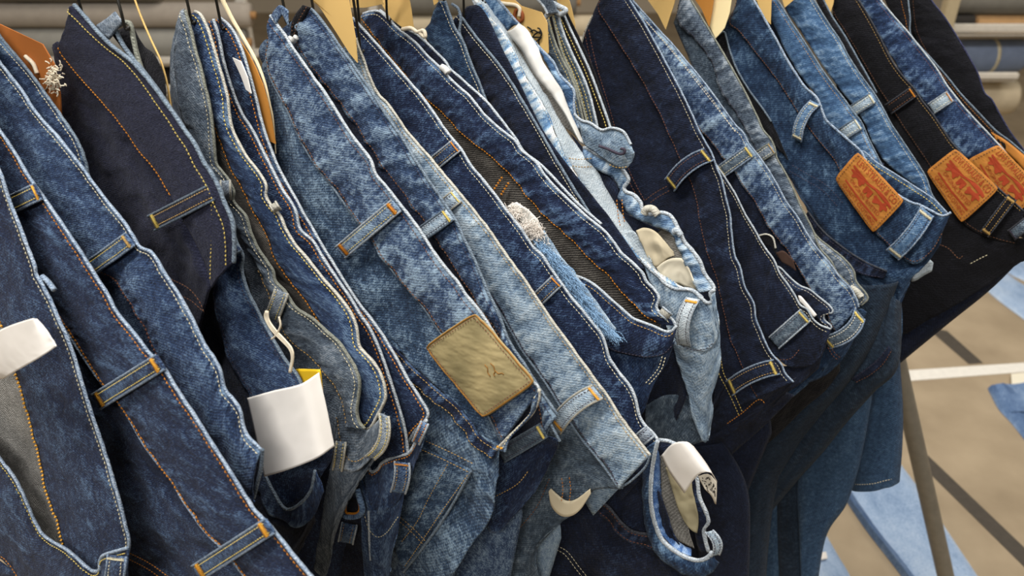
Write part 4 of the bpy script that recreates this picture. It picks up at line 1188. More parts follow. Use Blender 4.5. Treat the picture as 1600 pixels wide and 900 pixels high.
J.body([(940, 350), (1010, 440), (1050, 520), (1080, 600)], [(900, 420), (960, 560), (1000, 640), (1030, 720)], 0.012, 0.02, DEN_NAVY)
J.hang((0.5, 0.72), DEN_TEAL, back=False, side=-1, shift=0.04)
J.done(); HOOKS.append((J, (750, -12)))

# 14 thin yellow stitched layers
J = Jeans('dark green blue jeans folded into thin layers with yellow stitched rims', 0.840, (872, 16), DEN_TEAL, 16, 'yellow', E_OLIVE)
l1 = [(857, 30), (862, 50), (868, 68), (878, 92), (889, 113), (901, 144), (912, 190), (920, 220)]
l2 = [(864, 24), (870, 50), (879, 84), (893, 113), (905, 145), (916, 185), (926, 220)]
l3 = [(872, 22), (880, 50), (893, 82), (911, 120), (922, 150), (930, 182), (938, 220)]
l4 = [(880, 20), (889, 40), (900, 63), (920, 106), (933, 140), (948, 182), (960, 220)]
J.band(l1, [(853, 45), (854, 75), (852, 90), (866, 120), (880, 150), (894, 190), (904, 220)], 0.0, st=[(-0.003, 'yellow')], pk=0.0004)
J.band(l3, l2, 0.006, st=[(-0.004, 'yellow'), (0.7, 'yellow')], pk=0.0004, edge=E_PALE, name='waistband_lining')
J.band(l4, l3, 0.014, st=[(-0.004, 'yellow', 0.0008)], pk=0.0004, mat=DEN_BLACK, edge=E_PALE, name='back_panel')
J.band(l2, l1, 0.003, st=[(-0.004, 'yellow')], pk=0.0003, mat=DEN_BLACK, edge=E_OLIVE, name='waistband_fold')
J.cord([(852, 28), (858, 20), (868, 18), (876, 22), (884, 16), (874, 10), (862, 4)], 0.002, 0.003, E_PALE, 'belt_loop')
J.sheet('belt_loop', [[(836, -4), (848, 8), (856, 22)], [(858, -6), (866, 6), (872, 20)]], -0.002, DEN_GRN, E_PALE, res=0.002)
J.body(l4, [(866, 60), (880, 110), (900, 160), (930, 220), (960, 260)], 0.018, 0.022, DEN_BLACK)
J.hang((0.6, 0.9), back=False)
J.done(); HOOKS.append((J, (862, 6)))

# 15 navy
J = Jeans('plain navy jeans with rust seams and yellow tacked navy belt loops', 0.900, (945, -8), DEN_NAVY, 17, 'pale', E_BLUE)
A = [(955, -46), (984, 0), (1006, 35), (1028, 74), (1048, 112), (1064, 142), (1082, 180), (1092, 203), (1104, 225), (1112, 239), (1120, 262), (1128, 281), (1134, 308), (1141, 336), (1143, 360), (1148, 398), (1157, 418), (1164, 448), (1178, 474), (1181, 497), (1190, 520), (1198, 539), (1206, 553), (1220, 568), (1227, 583), (1240, 597)]
B = [(944, -10), (934, 14), (950, 42), (970, 74), (990, 106), (1010, 140), (1032, 180), (1044, 210), (1060, 246), (1078, 285), (1088, 318), (1095, 357), (1106, 398), (1120, 440), (1130, 488), (1140, 530), (1147, 546), (1160, 578), (1170, 602), (1182, 622)]
J.band(A, B, st=[(-0.0044, 'pale'), (0.96, 'rust', 0.0008)], pk=0.0008, wr=0.0012)
Bo = [(936, 4), (926, 24), (914, 50), (908, 74), (918, 110), (926, 155), (930, 205), (925, 290), (945, 360), (1000, 440), (1060, 500), (1100, 540), (1118, 600), (1110, 650)]
J.body(B, Bo, 0.003, 0.010, wr=0.0014)
J.cord([(926, 24), (914, 50), (907, 74)], 0.008, 0.0012, E_CREAM, 'seam_fold')
J.stitch([(920, 46), (927, 80), (935, 112), (950, 160), (966, 215), (985, 270), (1008, 315)], 'rust', 0.002, double=7)
J.loop((1108, 241), (1046, 290), 24, mat=DEN_NAVY, thr='brown', tack='yellow', bend=(-4, -6), bow=0.006)
J.loop((1214, 573), (1139, 607), 25, mat=DEN_NAVY, thr='gold', tack='yellow', bow=0.006, bend=(-2, -5))
J.stitch([(1046, 298), (1028, 308), (1012, 320)], 'brown', -0.001, double=8)
J.stitch([(1124, 540), (1130, 580), (1140, 600), (1152, 625), (1162, 648)], 'yellow', -0.002, double=7)
J.stitch([(1136, 662), (1160, 645), (1186, 624), (1198, 634)], 'orange', -0.003)
J.body([(1110, 640), (1140, 600), (1182, 622), (1210, 612), (1240, 597)], [(1030, 720), (1090, 700), (1150, 672), (1195, 645), (1225, 618)], 0.002, 0.010, DEN_NAVY, wr=0.002)
J.body([(1030, 718), (1090, 698), (1150, 670), (1195, 643), (1228, 615)], [(1040, 790), (1090, 760), (1150, 705), (1195, 665), (1240, 620)], 0.008, 0.02, DEN_NAVY, wr=0.002)
J.leg([(1020, 700), (1060, 760), (1090, 840), (1100, 960)], [(1130, 690), (1165, 760), (1170, 840), (1165, 960)], 0.018, 0.010, DEN_NAVY)
J.done(); HOOKS.append((J, (945, -8)))

# 16a dark with small wavy opening
J = Jeans('dark navy jeans with a small wavy waist opening and a scrap of white paper', 0.935, (985, -10), DEN_NAVY, 18, 'cream', E_PALE)
Ln = [(970, -16), (998, 50), (1020, 100), (1070, 180), (1104, 232), (1122, 262), (1134, 279), (1150, 305), (1164, 334), (1180, 360), (1192, 382), (1210, 407), (1218, 426), (1232, 445), (1242, 461), (1250, 476), (1262, 484), (1270, 498), (1282, 508), (1298, 514)]
J.band(Ln, [(958, 10), (976, 70), (1000, 120), (1040, 190), (1080, 260), (1105, 310), (1125, 370), (1150, 430), (1170, 480), (1190, 530), (1215, 560), (1240, 575), (1270, 570), (1290, 545)], 0.0, st=[(-0.0042, 'pale')], pk=0.0008, wr=0.0014, mat=DEN_NAVY)
Lf = [(1212, 416), (1220, 419), (1236, 435), (1250, 446), (1266, 453), (1282, 466), (1298, 479), (1301, 488), (1289, 490), (1288, 499), (1299, 509), (1298, 514)]
J.band(Lf, [(1215, 430), (1228, 445), (1242, 462), (1255, 476), (1268, 490), (1280, 500), (1290, 510)], 0.012, st=[(-0.003, 'cream', 0.0004)], name='waistband_lining', edge=E_PALE, mat=DEN_NAVY)
J.loop((1259, 492), (1209, 536), 24, mat=DEN_TEAL, thr='dark', tack='yellow', tacks=(1, 0))
J.sheet('paper_scrap', [[(1247, 462), (1252, 464), (1266, 480), (1276, 492)], [(1249, 472), (1256, 478), (1264, 488), (1272, 496)]], 0.004, plain('white_paper', '#e9e4dc'), None, res=0.002)
J.sheet('torn_tab', [[(1186, 368), (1198, 366), (1208, 372), (1212, 388)], [(1196, 384), (1204, 386), (1210, 394), (1216, 404)]], 0.014, DEN_BLACK, E_CREAM, res=0.002)
J.sheet('torn_tab', [[(1212, 395), (1224, 392), (1238, 405)], [(1222, 410), (1232, 415), (1244, 424)]], 0.014, plain('lining_rust', '#3b2a22', rough=.9), None, res=0.002)
J.body([(1160, 560), (1200, 575), (1240, 578), (1285, 555)], [(1180, 640), (1210, 625), (1250, 600), (1280, 575)], 0.004, 0.012, DEN_NAVY)
J.stitch([(1218, 562), (1236, 560), (1250, 545)], 'rust', -0.002)
J.hang((0.5, 0.75), back=False)
J.done(); HOOKS.append((J, (973, -12)))

# 16b stone blue
J = Jeans('stone washed blue jeans with grey belt loops beside the grey green pair', 0.965, (1000, -12), DEN_WASH, 19, 'gold', E_BLUE)
A = [(975, -20), (990, 2), (1008, 22), (1030, 47), (1050, 68), (1070, 92), (1092, 118), (1115, 148), (1138, 180), (1150, 196), (1162, 208), (1170, 224), (1182, 239), (1198, 261), (1214, 288), (1228, 314), (1246, 339), (1258, 360), (1276, 387), (1298, 413), (1312, 433), (1328, 449), (1338, 466), (1342, 480)]
B = [(968, 0), (990, 40), (1020, 90), (1050, 140), (1080, 185), (1100, 210), (1116, 228), (1132, 250), (1148, 267), (1164, 294), (1180, 318), (1192, 340), (1206, 362), (1226, 387), (1240, 409), (1254, 431), (1268, 455), (1290, 490), (1305, 520)]
J.band(A, B, st=[(-0.004, 'pale'), (0.95, 'brown', 0.0008)], pk=0.0012, wr=0.0018)
J.loop((1173, 235), (1124, 270), 20, mat=DEN_TEAL, thr='pale', tack='yellow')
J.loop((1344, 490), (1290, 536), 23, mat=DEN_TEAL, thr='cream', tack='yellow', bend=(10, 6), bow=0.008, base=-0.006)
J.stitch([(1010, 34), (1060, 92), (1110, 155), (1150, 207)], 'cream', -0.003)
J.body(B, [(960, 30), (1000, 110), (1060, 210), (1100, 270), (1150, 350), (1200, 440), (1240, 510), (1275, 560)], 0.003, 0.012, DEN_NAVY)
J.body([(1255, 490), (1290, 500), (1320, 498), (1342, 490), (1351, 495)], [[(1255, 560), (1280, 570), (1300, 560), (1322, 540), (1340, 520)], [(1180, 660), (1215, 640), (1250, 605), (1285, 590), (1312, 568)]], 0.006, 0.012, DEN_BLUE, wr=0.002)
J.stitch([(1298, 540), (1305, 552), (1315, 560)], 'rust', 0.0, double=5)
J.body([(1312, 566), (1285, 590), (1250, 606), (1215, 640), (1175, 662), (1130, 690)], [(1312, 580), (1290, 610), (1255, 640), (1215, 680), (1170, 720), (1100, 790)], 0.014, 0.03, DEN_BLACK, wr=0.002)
J.hang((0.5, 0.75))
J.done(); HOOKS.append((J, (977, -18)))

# 17 grey green
J = Jeans('grey green jeans with a narrow olive rim and olive belt loop', 1.000, (1072, -10), DEN_GRN, 20, 'pale', E_OLIVE)
A = [(1064, -30), (1080, 0), (1100, 33), (1120, 66), (1140, 100), (1160, 136), (1182, 180), (1192, 202), (1204, 217), (1211, 232), (1214, 247), (1226, 268), (1238, 292), (1250, 320), (1270, 359), (1280, 386), (1298, 407), (1308, 426), (1326, 445)]
B = [(1066, 0), (1058, 22), (1064, 42), (1082, 58), (1100, 80), (1115, 108), (1124, 140), (1150, 180), (1170, 215), (1190, 260), (1215, 310), (1240, 360), (1270, 410), (1300, 440)]
J.band(A, B, st=[(0.9, 'dark')], pk=0.0012, wr=0.0013, edge=E_OLIVE)
J.body([(1058, 22), (1082, 58), (1100, 82), (1124, 142), (1170, 217), (1230, 340), (1290, 440)], [(1054, 36), (1062, 60), (1080, 100), (1110, 170), (1150, 240), (1210, 350), (1270, 440)], 0.003, 0.010, DEN_TEAL)
J.band([(1256, 330), (1274, 366), (1298, 387), (1320, 405), (1334, 423), (1338, 440), (1352, 457), (1356, 467), (1346, 477)], [(1250, 350), (1270, 390), (1290, 415), (1308, 436), (1322, 450), (1332, 464), (1340, 476)], 0.012, st=[(-0.004, 'pale')], name='waistband_lining', edge=E_OLIVE)
J.loop((1207, 231), (1184, 246), 18, mat=DEN_GRN, thr='pale', tack='gold', tacks=(1, 0))
J.cord([(1328, 449), (1338, 455), (1346, 464)], 0.008, 0.004, E_CREAM, 'belt_loop')
J.hang((0.45, 0.65), DEN_TEAL_DK, back=False)
J.done(); HOOKS.append((J, (1072, -10)))

# 18 patch pair
J = Jeans('deep blue jeans with orange patch, gaping waist and long blue belt loop', 1.050, (1150, -20), DEN_BLUE, 21, 'brown', E_BLUE)
A = [(1156, -26), (1172, -8), (1186, 14), (1197, 34), (1212, 60), (1228, 90), (1244, 116), (1258, 136), (1274, 150), (1281, 162), (1290, 186), (1304, 200), (1320, 214), (1336, 228), (1346, 238), (1358, 261), (1370, 276), (1384, 290), (1398, 301), (1412, 310), (1426, 317), (1437, 320), (1456, 330), (1473, 337), (1486, 332)]
B = [(1152, 0), (1144, 24), (1138, 38), (1155, 52), (1185, 90), (1210, 121), (1230, 150), (1248, 178), (1270, 210), (1300, 246), (1325, 290), (1345, 330), (1365, 360), (1388, 385), (1412, 405), (1432, 412), (1455, 395), (1472, 365)]
J.band(A, B, st=[(0.95, 'brown', 0.0008)], pk=0.0008, wr=0.0012, er=0.002)
J.band([(1346, 236), (1352, 238), (1370, 254), (1397, 271), (1427, 290), (1456, 309), (1470, 322), (1480, 333)], [(1342, 240), (1352, 262), (1380, 292), (1412, 314), (1440, 326), (1462, 334), (1474, 338)], 0.012, st=[(-0.004, 'yellow', 0.0009)], name='waistband_lining', edge=E_BLUE, pk=0.0005)
Bd = [(1136, 36), (1124, 52), (1122, 66), (1134, 100), (1152, 140), (1175, 185), (1205, 235), (1240, 290), (1270, 335), (1300, 375), (1330, 400), (1365, 420), (1400, 430), (1430, 425), (1450, 410), (1470, 380)]
J.body(B, Bd, 0.003, 0.004, DEN_BLUE)
J.sheet('inner_fly', [[(1122, 56), (1132, 50), (1138, 70), (1150, 105), (1170, 140), (1192, 170), (1205, 190)], [(1116, 66), (1124, 84), (1140, 120), (1160, 155), (1180, 190), (1205, 220), (1232, 250)]], -0.001, DEN_BLACK, E_SLATE, pk=0.0012)
J.stitch([(1238, 258), (1262, 272), (1292, 290), (1318, 318)], 'dark', -0.002, double=10)
J.sheet('hip_pocket', [[(1262, 330), (1285, 360), (1315, 385), (1350, 408), (1386, 424)], [(1250, 350), (1275, 380), (1308, 405), (1345, 428), (1380, 436)]], -0.001, DEN_NAVY, E_DARK, pk=0.001, st=[(0.2, 'dark'), (0.85, 'dark')])
J.body([(1240, 290), (1275, 340), (1310, 385), (1360, 415), (1400, 428), (1440, 420)], [[(1330, 460), (1345, 475), (1365, 485), (1385, 480), (1402, 460), (1425, 435)], [(1320, 540), (1335, 550), (1355, 545), (1375, 530), (1392, 500), (1408, 470)]], 0.004, 0.006, DEN_BLUE, wr=0.002)
J.loop((1274, 160), (1245, 219), 16, mat=DEN_SOFT, thr='pale', tack='pale', bend=(-6, -4), bow=0.006)
J.loop((1449, 330), (1394, 399), 25, mat=DEN_SOFT, thr='dark', tack='pale', bow=0.007, bend=(4, 2))
levi = plain('patch_tan', '#ad702d', rough=0.7, var=0.14, scale=35, bump=0.25)
redp = plain('patch_red_print', '#99391b', rough=0.75, var=0.12, scale=80)
def label_print(P):
    P.print_text('LEVI STRAUSS & CO', 0.11, 0.92, 0.08, 0.22, redp, 0.02)
    P.print_text('ORIGINAL RIVETED', 0.2, 0.86, 0.60, 0.69, redp, -0.02)
    P.print_text('QUALITY CLOTHING', 0.16, 0.9, 0.80, 0.91, redp, 0.0)
    # two pulling horses with drivers and a ribbon between
    horse = [(0, .5), (.1, .25), (.22, .22), (.26, .0), (.38, .06), (.42, .25), (.75, .28), (.95, .2), (1, .5), (.92, .6), (.9, 1), (.8, 1), (.76, .66), (.42, .66), (.34, 1), (.24, 1), (.22, .6)]
    P.print_poly('horse_print', [(0.10 + .30 * x, 0.34 + .22 * y) for x, y in horse], redp)
    P.print_poly('horse_print', [(0.92 - .30 * x, 0.34 + .22 * y) for x, y in horse], redp)
    t = np.linspace(0, 1, 14)
    P.print_poly('ribbon_print', [(0.1 + .82 * a, 0.30 + .05 * math.sin(math.pi * a * 2)) for a in t] + [(0.1 + .82 * a, 0.355 + .05 * math.sin(math.pi * a * 2)) for a in t[::-1]], redp)
    P.print_poly('trousers_print', [(.44, .40), (.58, .40), (.58, .58), (.53, .58), (.51, .46), (.49, .58), (.44, .58)], redp)
    P.print_poly('ribbon_print', [(0.14, 0.72), (0.5, 0.745), (0.9, 0.72), (0.9, 0.765), (0.5, 0.79), (0.14, 0.765)], redp)
label_print(Patch(J, 'leather_patch', [(1340, 236), (1414, 314), (1364, 366), (1303, 280)], -0.006, levi, 'rust', label='orange tan patch with red print'))
J.leg([(1330, 440), (1290, 540), (1240, 610), (1180, 670), (1140, 740), (1130, 820), (1125, 960)], [(1402, 440), (1372, 520), (1330, 590), (1280, 650), (1240, 705), (1208, 780), (1190, 960)], 0.0, 0.02, DEN_TEAL_DK, fold=0.7, wear0=0.2)
J.leg([(1385, 440), (1350, 540), (1310, 600), (1260, 655), (1215, 730), (1180, 800), (1150, 880), (1140, 960)], [(1407, 470), (1402, 570), (1366, 610), (1325, 655), (1285, 705), (1243, 752), (1200, 805), (1165, 870), (1158, 960)], 0.012, 0.014, DEN_TEAL_DK, fold=0.6, wear0=0.28)
J.sheet('hip_pocket', [[(1330, 592), (1350, 578), (1372, 560), (1388, 540)], [(1338, 598), (1358, 588), (1380, 570), (1394, 548)]], -0.008, DEN_NAVY, None, res=0.002, st=[(0.1, 'dark'), (0.9, 'brown')])
J.done(); HOOKS.append((J, (1152, -22)))

# 19
J = Jeans('soft blue jeans with pale belt loop just behind the gaping patch pair', 1.090, (1208, -20), DEN_BLUE, 22, 'gold', E_SLATE)
J.band([(1200, -20), (1220, 8), (1236, 34), (1252, 58), (1270, 86), (1286, 111), (1304, 136), (1320, 156), (1334, 176), (1346, 191), (1357, 216), (1368, 238), (1380, 262)], [(1190, -10), (1204, 30), (1225, 75), (1250, 118), (1275, 150), (1290, 185), (1320, 215), (1345, 240), (1365, 265)], 0.0, st=[(-0.004, 'gold')], pk=0.0006, wr=0.001, mat=DEN_SOFT)
J.loop((1342, 193), (1316, 210), 20, mat=DEN_LT, thr='pale', tack='pale', tacks=(1, 0))
J.body([(1380, 262), (1350, 250), (1290, 190), (1225, 80), (1190, -5)], [(1360, 340), (1310, 300), (1250, 230), (1190, 130), (1150, 30)], 0.004, 0.016, DEN_NAVY)
J.leg([(1300, 600), (1270, 680), (1248, 750), (1250, 830), (1256, 960)], [(1364, 600), (1345, 710), (1322, 785), (1288, 842), (1270, 960)], 0.03, 0.012, DEN_DUSK, fold=0.5)
J.leg([(1216, 700), (1216, 800), (1218, 880), (1222, 960)], [(1250, 690), (1248, 800), (1255, 880), (1264, 960)], 0.034, 0.008, DEN_TEAL_DK)
J.leg([(1150, 740), (1160, 800), (1172, 860), (1180, 960)], [(1222, 720), (1220, 800), (1220, 880), (1224, 960)], 0.036, 0.006, DEN_DUSK, wear0=0.5)
J.done(); HOOKS.append((J, (1201, -18)))

# 20
J = Jeans('bright faded blue jeans with pale belt loop beside the black pair', 1.125, (1236, -24), DEN_SOFT, 23, 'pale', E_SLATE)
J.band([(1262, -16), (1284, 20), (1298, 42), (1312, 62), (1326, 88), (1340, 110), (1354, 130), (1366, 146), (1380, 170), (1392, 193), (1406, 214), (1422, 238), (1438, 262), (1448, 280), (1456, 304), (1468, 320)], [(1230, -10), (1226, 12), (1245, 40), (1275, 86), (1305, 130), (1330, 160), (1350, 190), (1370, 235), (1400, 268), (1430, 290), (1460, 320)], 0.0, st=[(-0.004, 'pale')], pk=0.0008, wr=0.0014)
J.loop((1364, 153), (1331, 174), 17, mat=DEN_LT, thr='pale', tack='pale', tacks=(1, 0))
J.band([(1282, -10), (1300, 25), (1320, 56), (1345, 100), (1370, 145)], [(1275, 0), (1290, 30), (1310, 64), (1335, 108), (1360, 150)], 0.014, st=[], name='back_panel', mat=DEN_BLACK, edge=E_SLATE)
J.leg([(1365, 585), (1350, 660), (1336, 720), (1331, 762)], [(1404, 560), (1409, 640), (1408, 700), (1404, 752)], 0.03, 0.02, DEN_DUSK, wear0=0.15)
J.body([(1426, 425), (1440, 415), (1450, 412), (1457, 418)], [(1424, 440), (1432, 438), (1445, 430), (1456, 424)], -0.01, -0.01, LINING_LT, name='pocket_tab')
J.body([(1385, 480), (1395, 470), (1404, 480), (1408, 520)], [(1370, 520), (1380, 540), (1392, 550), (1405, 560)], 0.02, 0.02, DEN_SOFT)
J.done(); HOOKS.append((J, (1258, -14)))

# 21 black with patch
J = Jeans('black jeans with orange patch and dark belt loop', 1.165, (1310, -24), DEN_BLACK, 24, 'gold', E_DARK)
J.band([(1322, -30), (1342, 0), (1360, 30), (1376, 60), (1392, 92), (1410, 118), (1428, 138), (1440, 156), (1458, 179), (1474, 203), (1490, 226), (1520, 258), (1560, 294), (1600, 330)], [(1304, -20), (1301, 18), (1320, 50), (1340, 84), (1356, 112), (1370, 136), (1386, 160), (1410, 198), (1430, 228), (1450, 258), (1475, 305), (1505, 348), (1540, 370), (1590, 384)], 0.0, st=[(-0.003, 'gold', 0.0005), (0.95, 'brown', 0.0005)], pk=0.0005, wr=0.0008, edge=E_DARK, er=0.0012)
J.loop((1428, 143), (1388, 171), 17, mat=DEN_BLACK, thr='brown', tack='orange', tacks=(1, 0))
label_print(Patch(J, 'leather_patch', [(1493, 231), (1562, 295), (1502, 350), (1446, 268)], -0.006, levi, 'rust', label='orange tan patch with red print'))
J.loop((1582, 308), (1538, 366), 15, mat=DEN_BLACK, thr='gold', tack='gold', base=-0.006)
J.loop((1610, 345), (1580, 368), 18, mat=DEN_TEAL, thr='dark', tack='dark', base=-0.006)
J.body([(1301, 20), (1340, 86), (1386, 162), (1450, 260), (1505, 350), (1560, 374), (1610, 380)], [[(1300, 100), (1340, 180), (1380, 280), (1420, 380), (1480, 420), (1540, 420), (1610, 400)], [(1330, 240), (1345, 340), (1370, 440), (1400, 520), (1450, 500), (1520, 460), (1612, 398)]], 0.003, 0.008, DEN_BLACK)
J.leg([(1470, 360), (1430, 440), (1385, 520), (1350, 570)], [(1612, 385), (1550, 448), (1480, 505), (1406, 566), (1380, 590)], 0.025, 0.012, DEN_NAVY, hem=False)
J.stitch([(1462, 380), (1482, 388), (1498, 404), (1505, 398)], 'brown', -0.004)
J.stitch([(1516, 412), (1535, 402), (1548, 396)], 'pale', -0.004)
J.done(); HOOKS.append((J, (1320, -28)))

# 22
J = Jeans('puckered blue jeans with orange patch and pale belt loop behind the black pair', 1.210, (1350, -26), DEN_MD, 25, 'rust', E_PALE)
J.band([(1356, -30), (1376, 0), (1392, 20), (1406, 36), (1420, 52), (1444, 82), (1464, 108), (1478, 131), (1490, 147), (1506, 167), (1524, 187), (1542, 206), (1564, 230), (1586, 256), (1610, 282)], [(1330, -20), (1355, 20), (1380, 66), (1404, 108), (1425, 134), (1445, 160), (1465, 190), (1490, 224), (1520, 256), (1560, 290), (1600, 320)], 0.0, st=[(-0.004, 'rust')], pk=0.0012, wr=0.0016)
J.loop((1485, 150), (1455, 170), 18, mat=DEN_LT, thr='pale', tack='orange', tacks=(1, 0))
label_print(Patch(J, 'leather_patch', [(1560, 225), (1630, 298), (1570, 350), (1510, 250)], -0.006, levi, 'rust', label='orange tan patch with red print'))
J.leg([(1440, 180), (1395, 320), (1340, 450), (1290, 600), (1268, 740)], [(1490, 200), (1460, 330), (1405, 450), (1365, 560), (1310, 740)], 0.02, 0.015, DEN_MD)
J.done(); HOOKS.append((J, (1352, -30)))

# 23
J = Jeans('dark grey jeans with a sliver of orange patch', 1.250, (1405, -26), DEN_BLACK, 26, 'orange', E_SLATE)
J.band([(1416, -30), (1419, 0), (1422, 28), (1424, 56), (1450, 86), (1480, 120), (1500, 145), (1532, 179), (1556, 204), (1580, 222), (1612, 250)], [(1376, -30), (1384, 4), (1400, 30), (1420, 60), (1446, 94), (1474, 132), (1495, 158), (1526, 194), (1556, 224), (1590, 260), (1612, 285)], 0.0, st=[(0.3, 'orange', 0.0005)], pk=0.0005, edge=E_SLATE)
J.sheet('leather_patch', [[(1548, 206), (1575, 222), (1612, 252)], [(1562, 228), (1584, 248), (1612, 278)]], -0.004, levi, None, res=0.004)
J.done(); HOOKS.append((J, (1408, -30)))

# 24
J = Jeans('near black jeans hanging last on the rail by the fabric rolls', 1.290, (1436, -28), DEN_BLACK, 27, 'brown', E_DARK)
J.band([(1440, -26), (1455, 0), (1476, 27), (1494, 55), (1512, 85), (1528, 115), (1538, 144), (1550, 156), (1562, 178), (1580, 208), (1612, 250)], [(1424, -30), (1424, 10), (1428, 50), (1445, 85), (1465, 112), (1485, 136), (1505, 162), (1535, 195), (1570, 225), (1606, 262)], 0.0, st=[(0.9, 'brown', 0.0005)], pk=0.0006, wr=0.0016, drape=0.006, edge=denim('edge_ink', '#1a1c34', '#2b2e50', '#555a80'))
J.body([(1424, -30), (1428, 50), (1485, 136), (1570, 225), (1606, 262)], [(1400, 100), (1440, 200), (1500, 300), (1560, 350), (1612, 380)], 0.004, 0.02, DEN_BLACK)
J.leg([(1470, 150), (1425, 320), (1350, 450), (1290, 600), (1268, 730)], [(1530, 200), (1490, 330), (1410, 450), (1365, 560), (1305, 730)], 0.03, 0.015, DEN_BLACK)
J.done(); HOOKS.append((J, (1439, -26)))

# ------------------------------------------------------------------ rack, hooks, tags
gun = plain('gunmetal', '#7d776a', rough=0.5, var=0.1, spec=0.5, metal=0.15)
pts = np.array([on_hang(np.array(h, float), j.D) for j, h in HOOKS])
A_ = np.vstack([pts[:, 0], np.ones(len(pts))]).T
k_, c_ = np.linalg.lstsq(A_, pts[:, 1], rcond=None)[0]
RZ = 1.48
x0, x1 = pts[:, 0].min() - 0.45, pts[:, 0].max() + 0.12
rack = empty('garment_rack', (0.927, 1.02, 0.0), 'dark metal garment rack with slanting tubular leg on the tan floor', 'clothes rack')
tube('rail', np.array([[x, k_ * x + c_, RZ] for x in np.linspace(x0, x1, 12)]), 0.013, gun, rack, 14)
foot = on_floor(np.array([1507.0, 1030.0]))
r = rays(np.array([1404.0, 575.0]))
mid = CAM + r * 1.45
d = foot - mid
top = mid + d * ((RZ - mid[2]) / d[2])
tube('leg', np.array([foot * (1 - t) + top * t for t in np.linspace(0, 1, 10)]), 0.0155, gun, rack, 18)
rp = np.array([top[0], k_ * top[0] + c_, RZ])
tube('bracket', np.array([top, (top + rp) / 2, rp]), 0.011, gun, rack, 12)
f2 = np.array([x0 - 0.25, k_ * x0 + c_ + .15, 0]); t2 = np.array([x0 + .05, k_ * x0 + c_, RZ])
tube('leg', np.array([f2 * (1 - t) + t2 * t for t in np.linspace(0, 1, 10)]), 0.0125, gun, rack, 16)

wire = plain('hook_wire', '#17150f', rough=0.4, var=0.1, spec=0.5)
seen_ = set()
rdir = np.array([1.0, k_, 0]) / math.hypot(1, k_)
rperp = np.array([-k_, 1.0, 0]) / math.hypot(1, k_)
for (j, h), p in zip(HOOKS, pts):
    c0_ = np.array([p[0], k_ * p[0] + c_, RZ])
    c0_ = c0_ + rdir * ((p - c0_) @ rdir)                 # point of the rail square to the jeans' corner
    sg = 1.0 if (p - c0_) @ rperp >= 0 else -1.0
    up_ = np.array([0, 0, 1.0])
    arc = [c0_ + 0.0141 * (math.cos(t) * sg * rperp + math.sin(t) * up_) for t in np.linspace(-0.15, math.pi + 0.35, 14)]
    tip = p - NRM * 0.0045
    low = [tip + [0.0035, 0, -0.010], tip + [0.0018, 0, -0.013], tip + [0, 0, -0.010], tip + [0, 0, 0.004]]
    shank = [low[-1] * (1 - t) + arc[0] * t for t in (0.3, 0.6, 0.85)]
    path = low + shank + arc + [arc[-1] - sg * rperp * 0.004 - up_ * 0.004]
    o = tube('hook', spline(path, 90), 0.0014, wire, None, 8)
    w_ = j.root['label'].split()[:11]
    while w_[-1] in ('and', 'a', 'with', 'the', 'of', 'beside', 'its', 'by', 'two', 'wide', 'between', 'showing', 'only', 'whose', 'into', 'orange', 'pale', 'dark'):
        w_.pop()
    second = j.root.get('label') in seen_
    seen_.add(j.root['label'])
    tag(o, ('black wire hook in the back loop of ' if second else 'black wire hook holding ') + ' '.join(w_[:8] if second else w_), 'hook', 'wire hooks on the rail')

kraft = plain('kraft_card', '#a8632c', rough=0.75, var=0.08, scale=14)
brown = plain('card_tan', '#b57a34', rough=0.75, var=0.1, scale=14)
manila = plain('manila_card', '#cfab69', rough=0.7, var=0.06, scale=10)
white = plain('white_paper', '#e9e4dc')
yellow = plain('yellow_paper', '#d6b022', rough=0.6, var=0.04)
string = plain('cotton_string', '#d8ccb4', rough=0.9, var=0.1)


def card(name, px, D, mat, label, offs=None, thick=0.0012, group='paper tags on the jeans', cat='tag', parent=None, back=None):
    px = np.array(px, float)
    dd = D + (np.zeros(len(px)) if offs is None else np.array(offs))
    P = on_hang(px, dd)
    c = P.mean(0)
    root = parent or empty(name, P[P[:, 2].argmin()], label, cat, group)
    n = len(P)
    Q = P - NRM * thick
    V = np.vstack([P, Q, [c], [c - NRM * thick]])
    Fc = [(i, (i + 1) % n, 2 * n) for i in range(n)] + [(n + (i + 1) % n, n + i, 2 * n + 1) for i in range(n)] + [(i, n + i, n + (i + 1) % n, (i + 1) % n) for i in range(n)]
    mesh_obj('card', V, Fc, mat, root, False)
    if px[:, 1].min() < -3:        # its top is above the picture: it hangs by a string from the rail
        tp = P[np.argsort(px[:, 1])[:2]].mean(0)
        q = np.array([tp[0], k_ * tp[0] + c_, RZ]); q = q + rdir * ((tp - q) @ rdir)
        sg = 1.0 if (tp - q) @ rperp >= 0 else -1.0
        loop_ = [q + 0.0136 * (math.cos(t) * sg * rperp + math.sin(t) * np.array([0, 0, 1.0])) for t in np.linspace(-0.1, math.pi + 0.1, 12)]
        bot = tp - NRM * thick * 0.5 - np.array([0, 0, 0.003])
        tube('string', spline([bot, bot * .5 + loop_[0] * .5] + loop_ + [bot * .5 + loop_[-1] * .5, bot + rdir * 0.002], 70), 0.0006, string, root, 6)
    return root


def tie(root, px, D, r=0.0009, mat=None, offs=0.0):
    return tube('string', on_hang(spline(px, 40), D + offs), r, mat or string, root, 6)


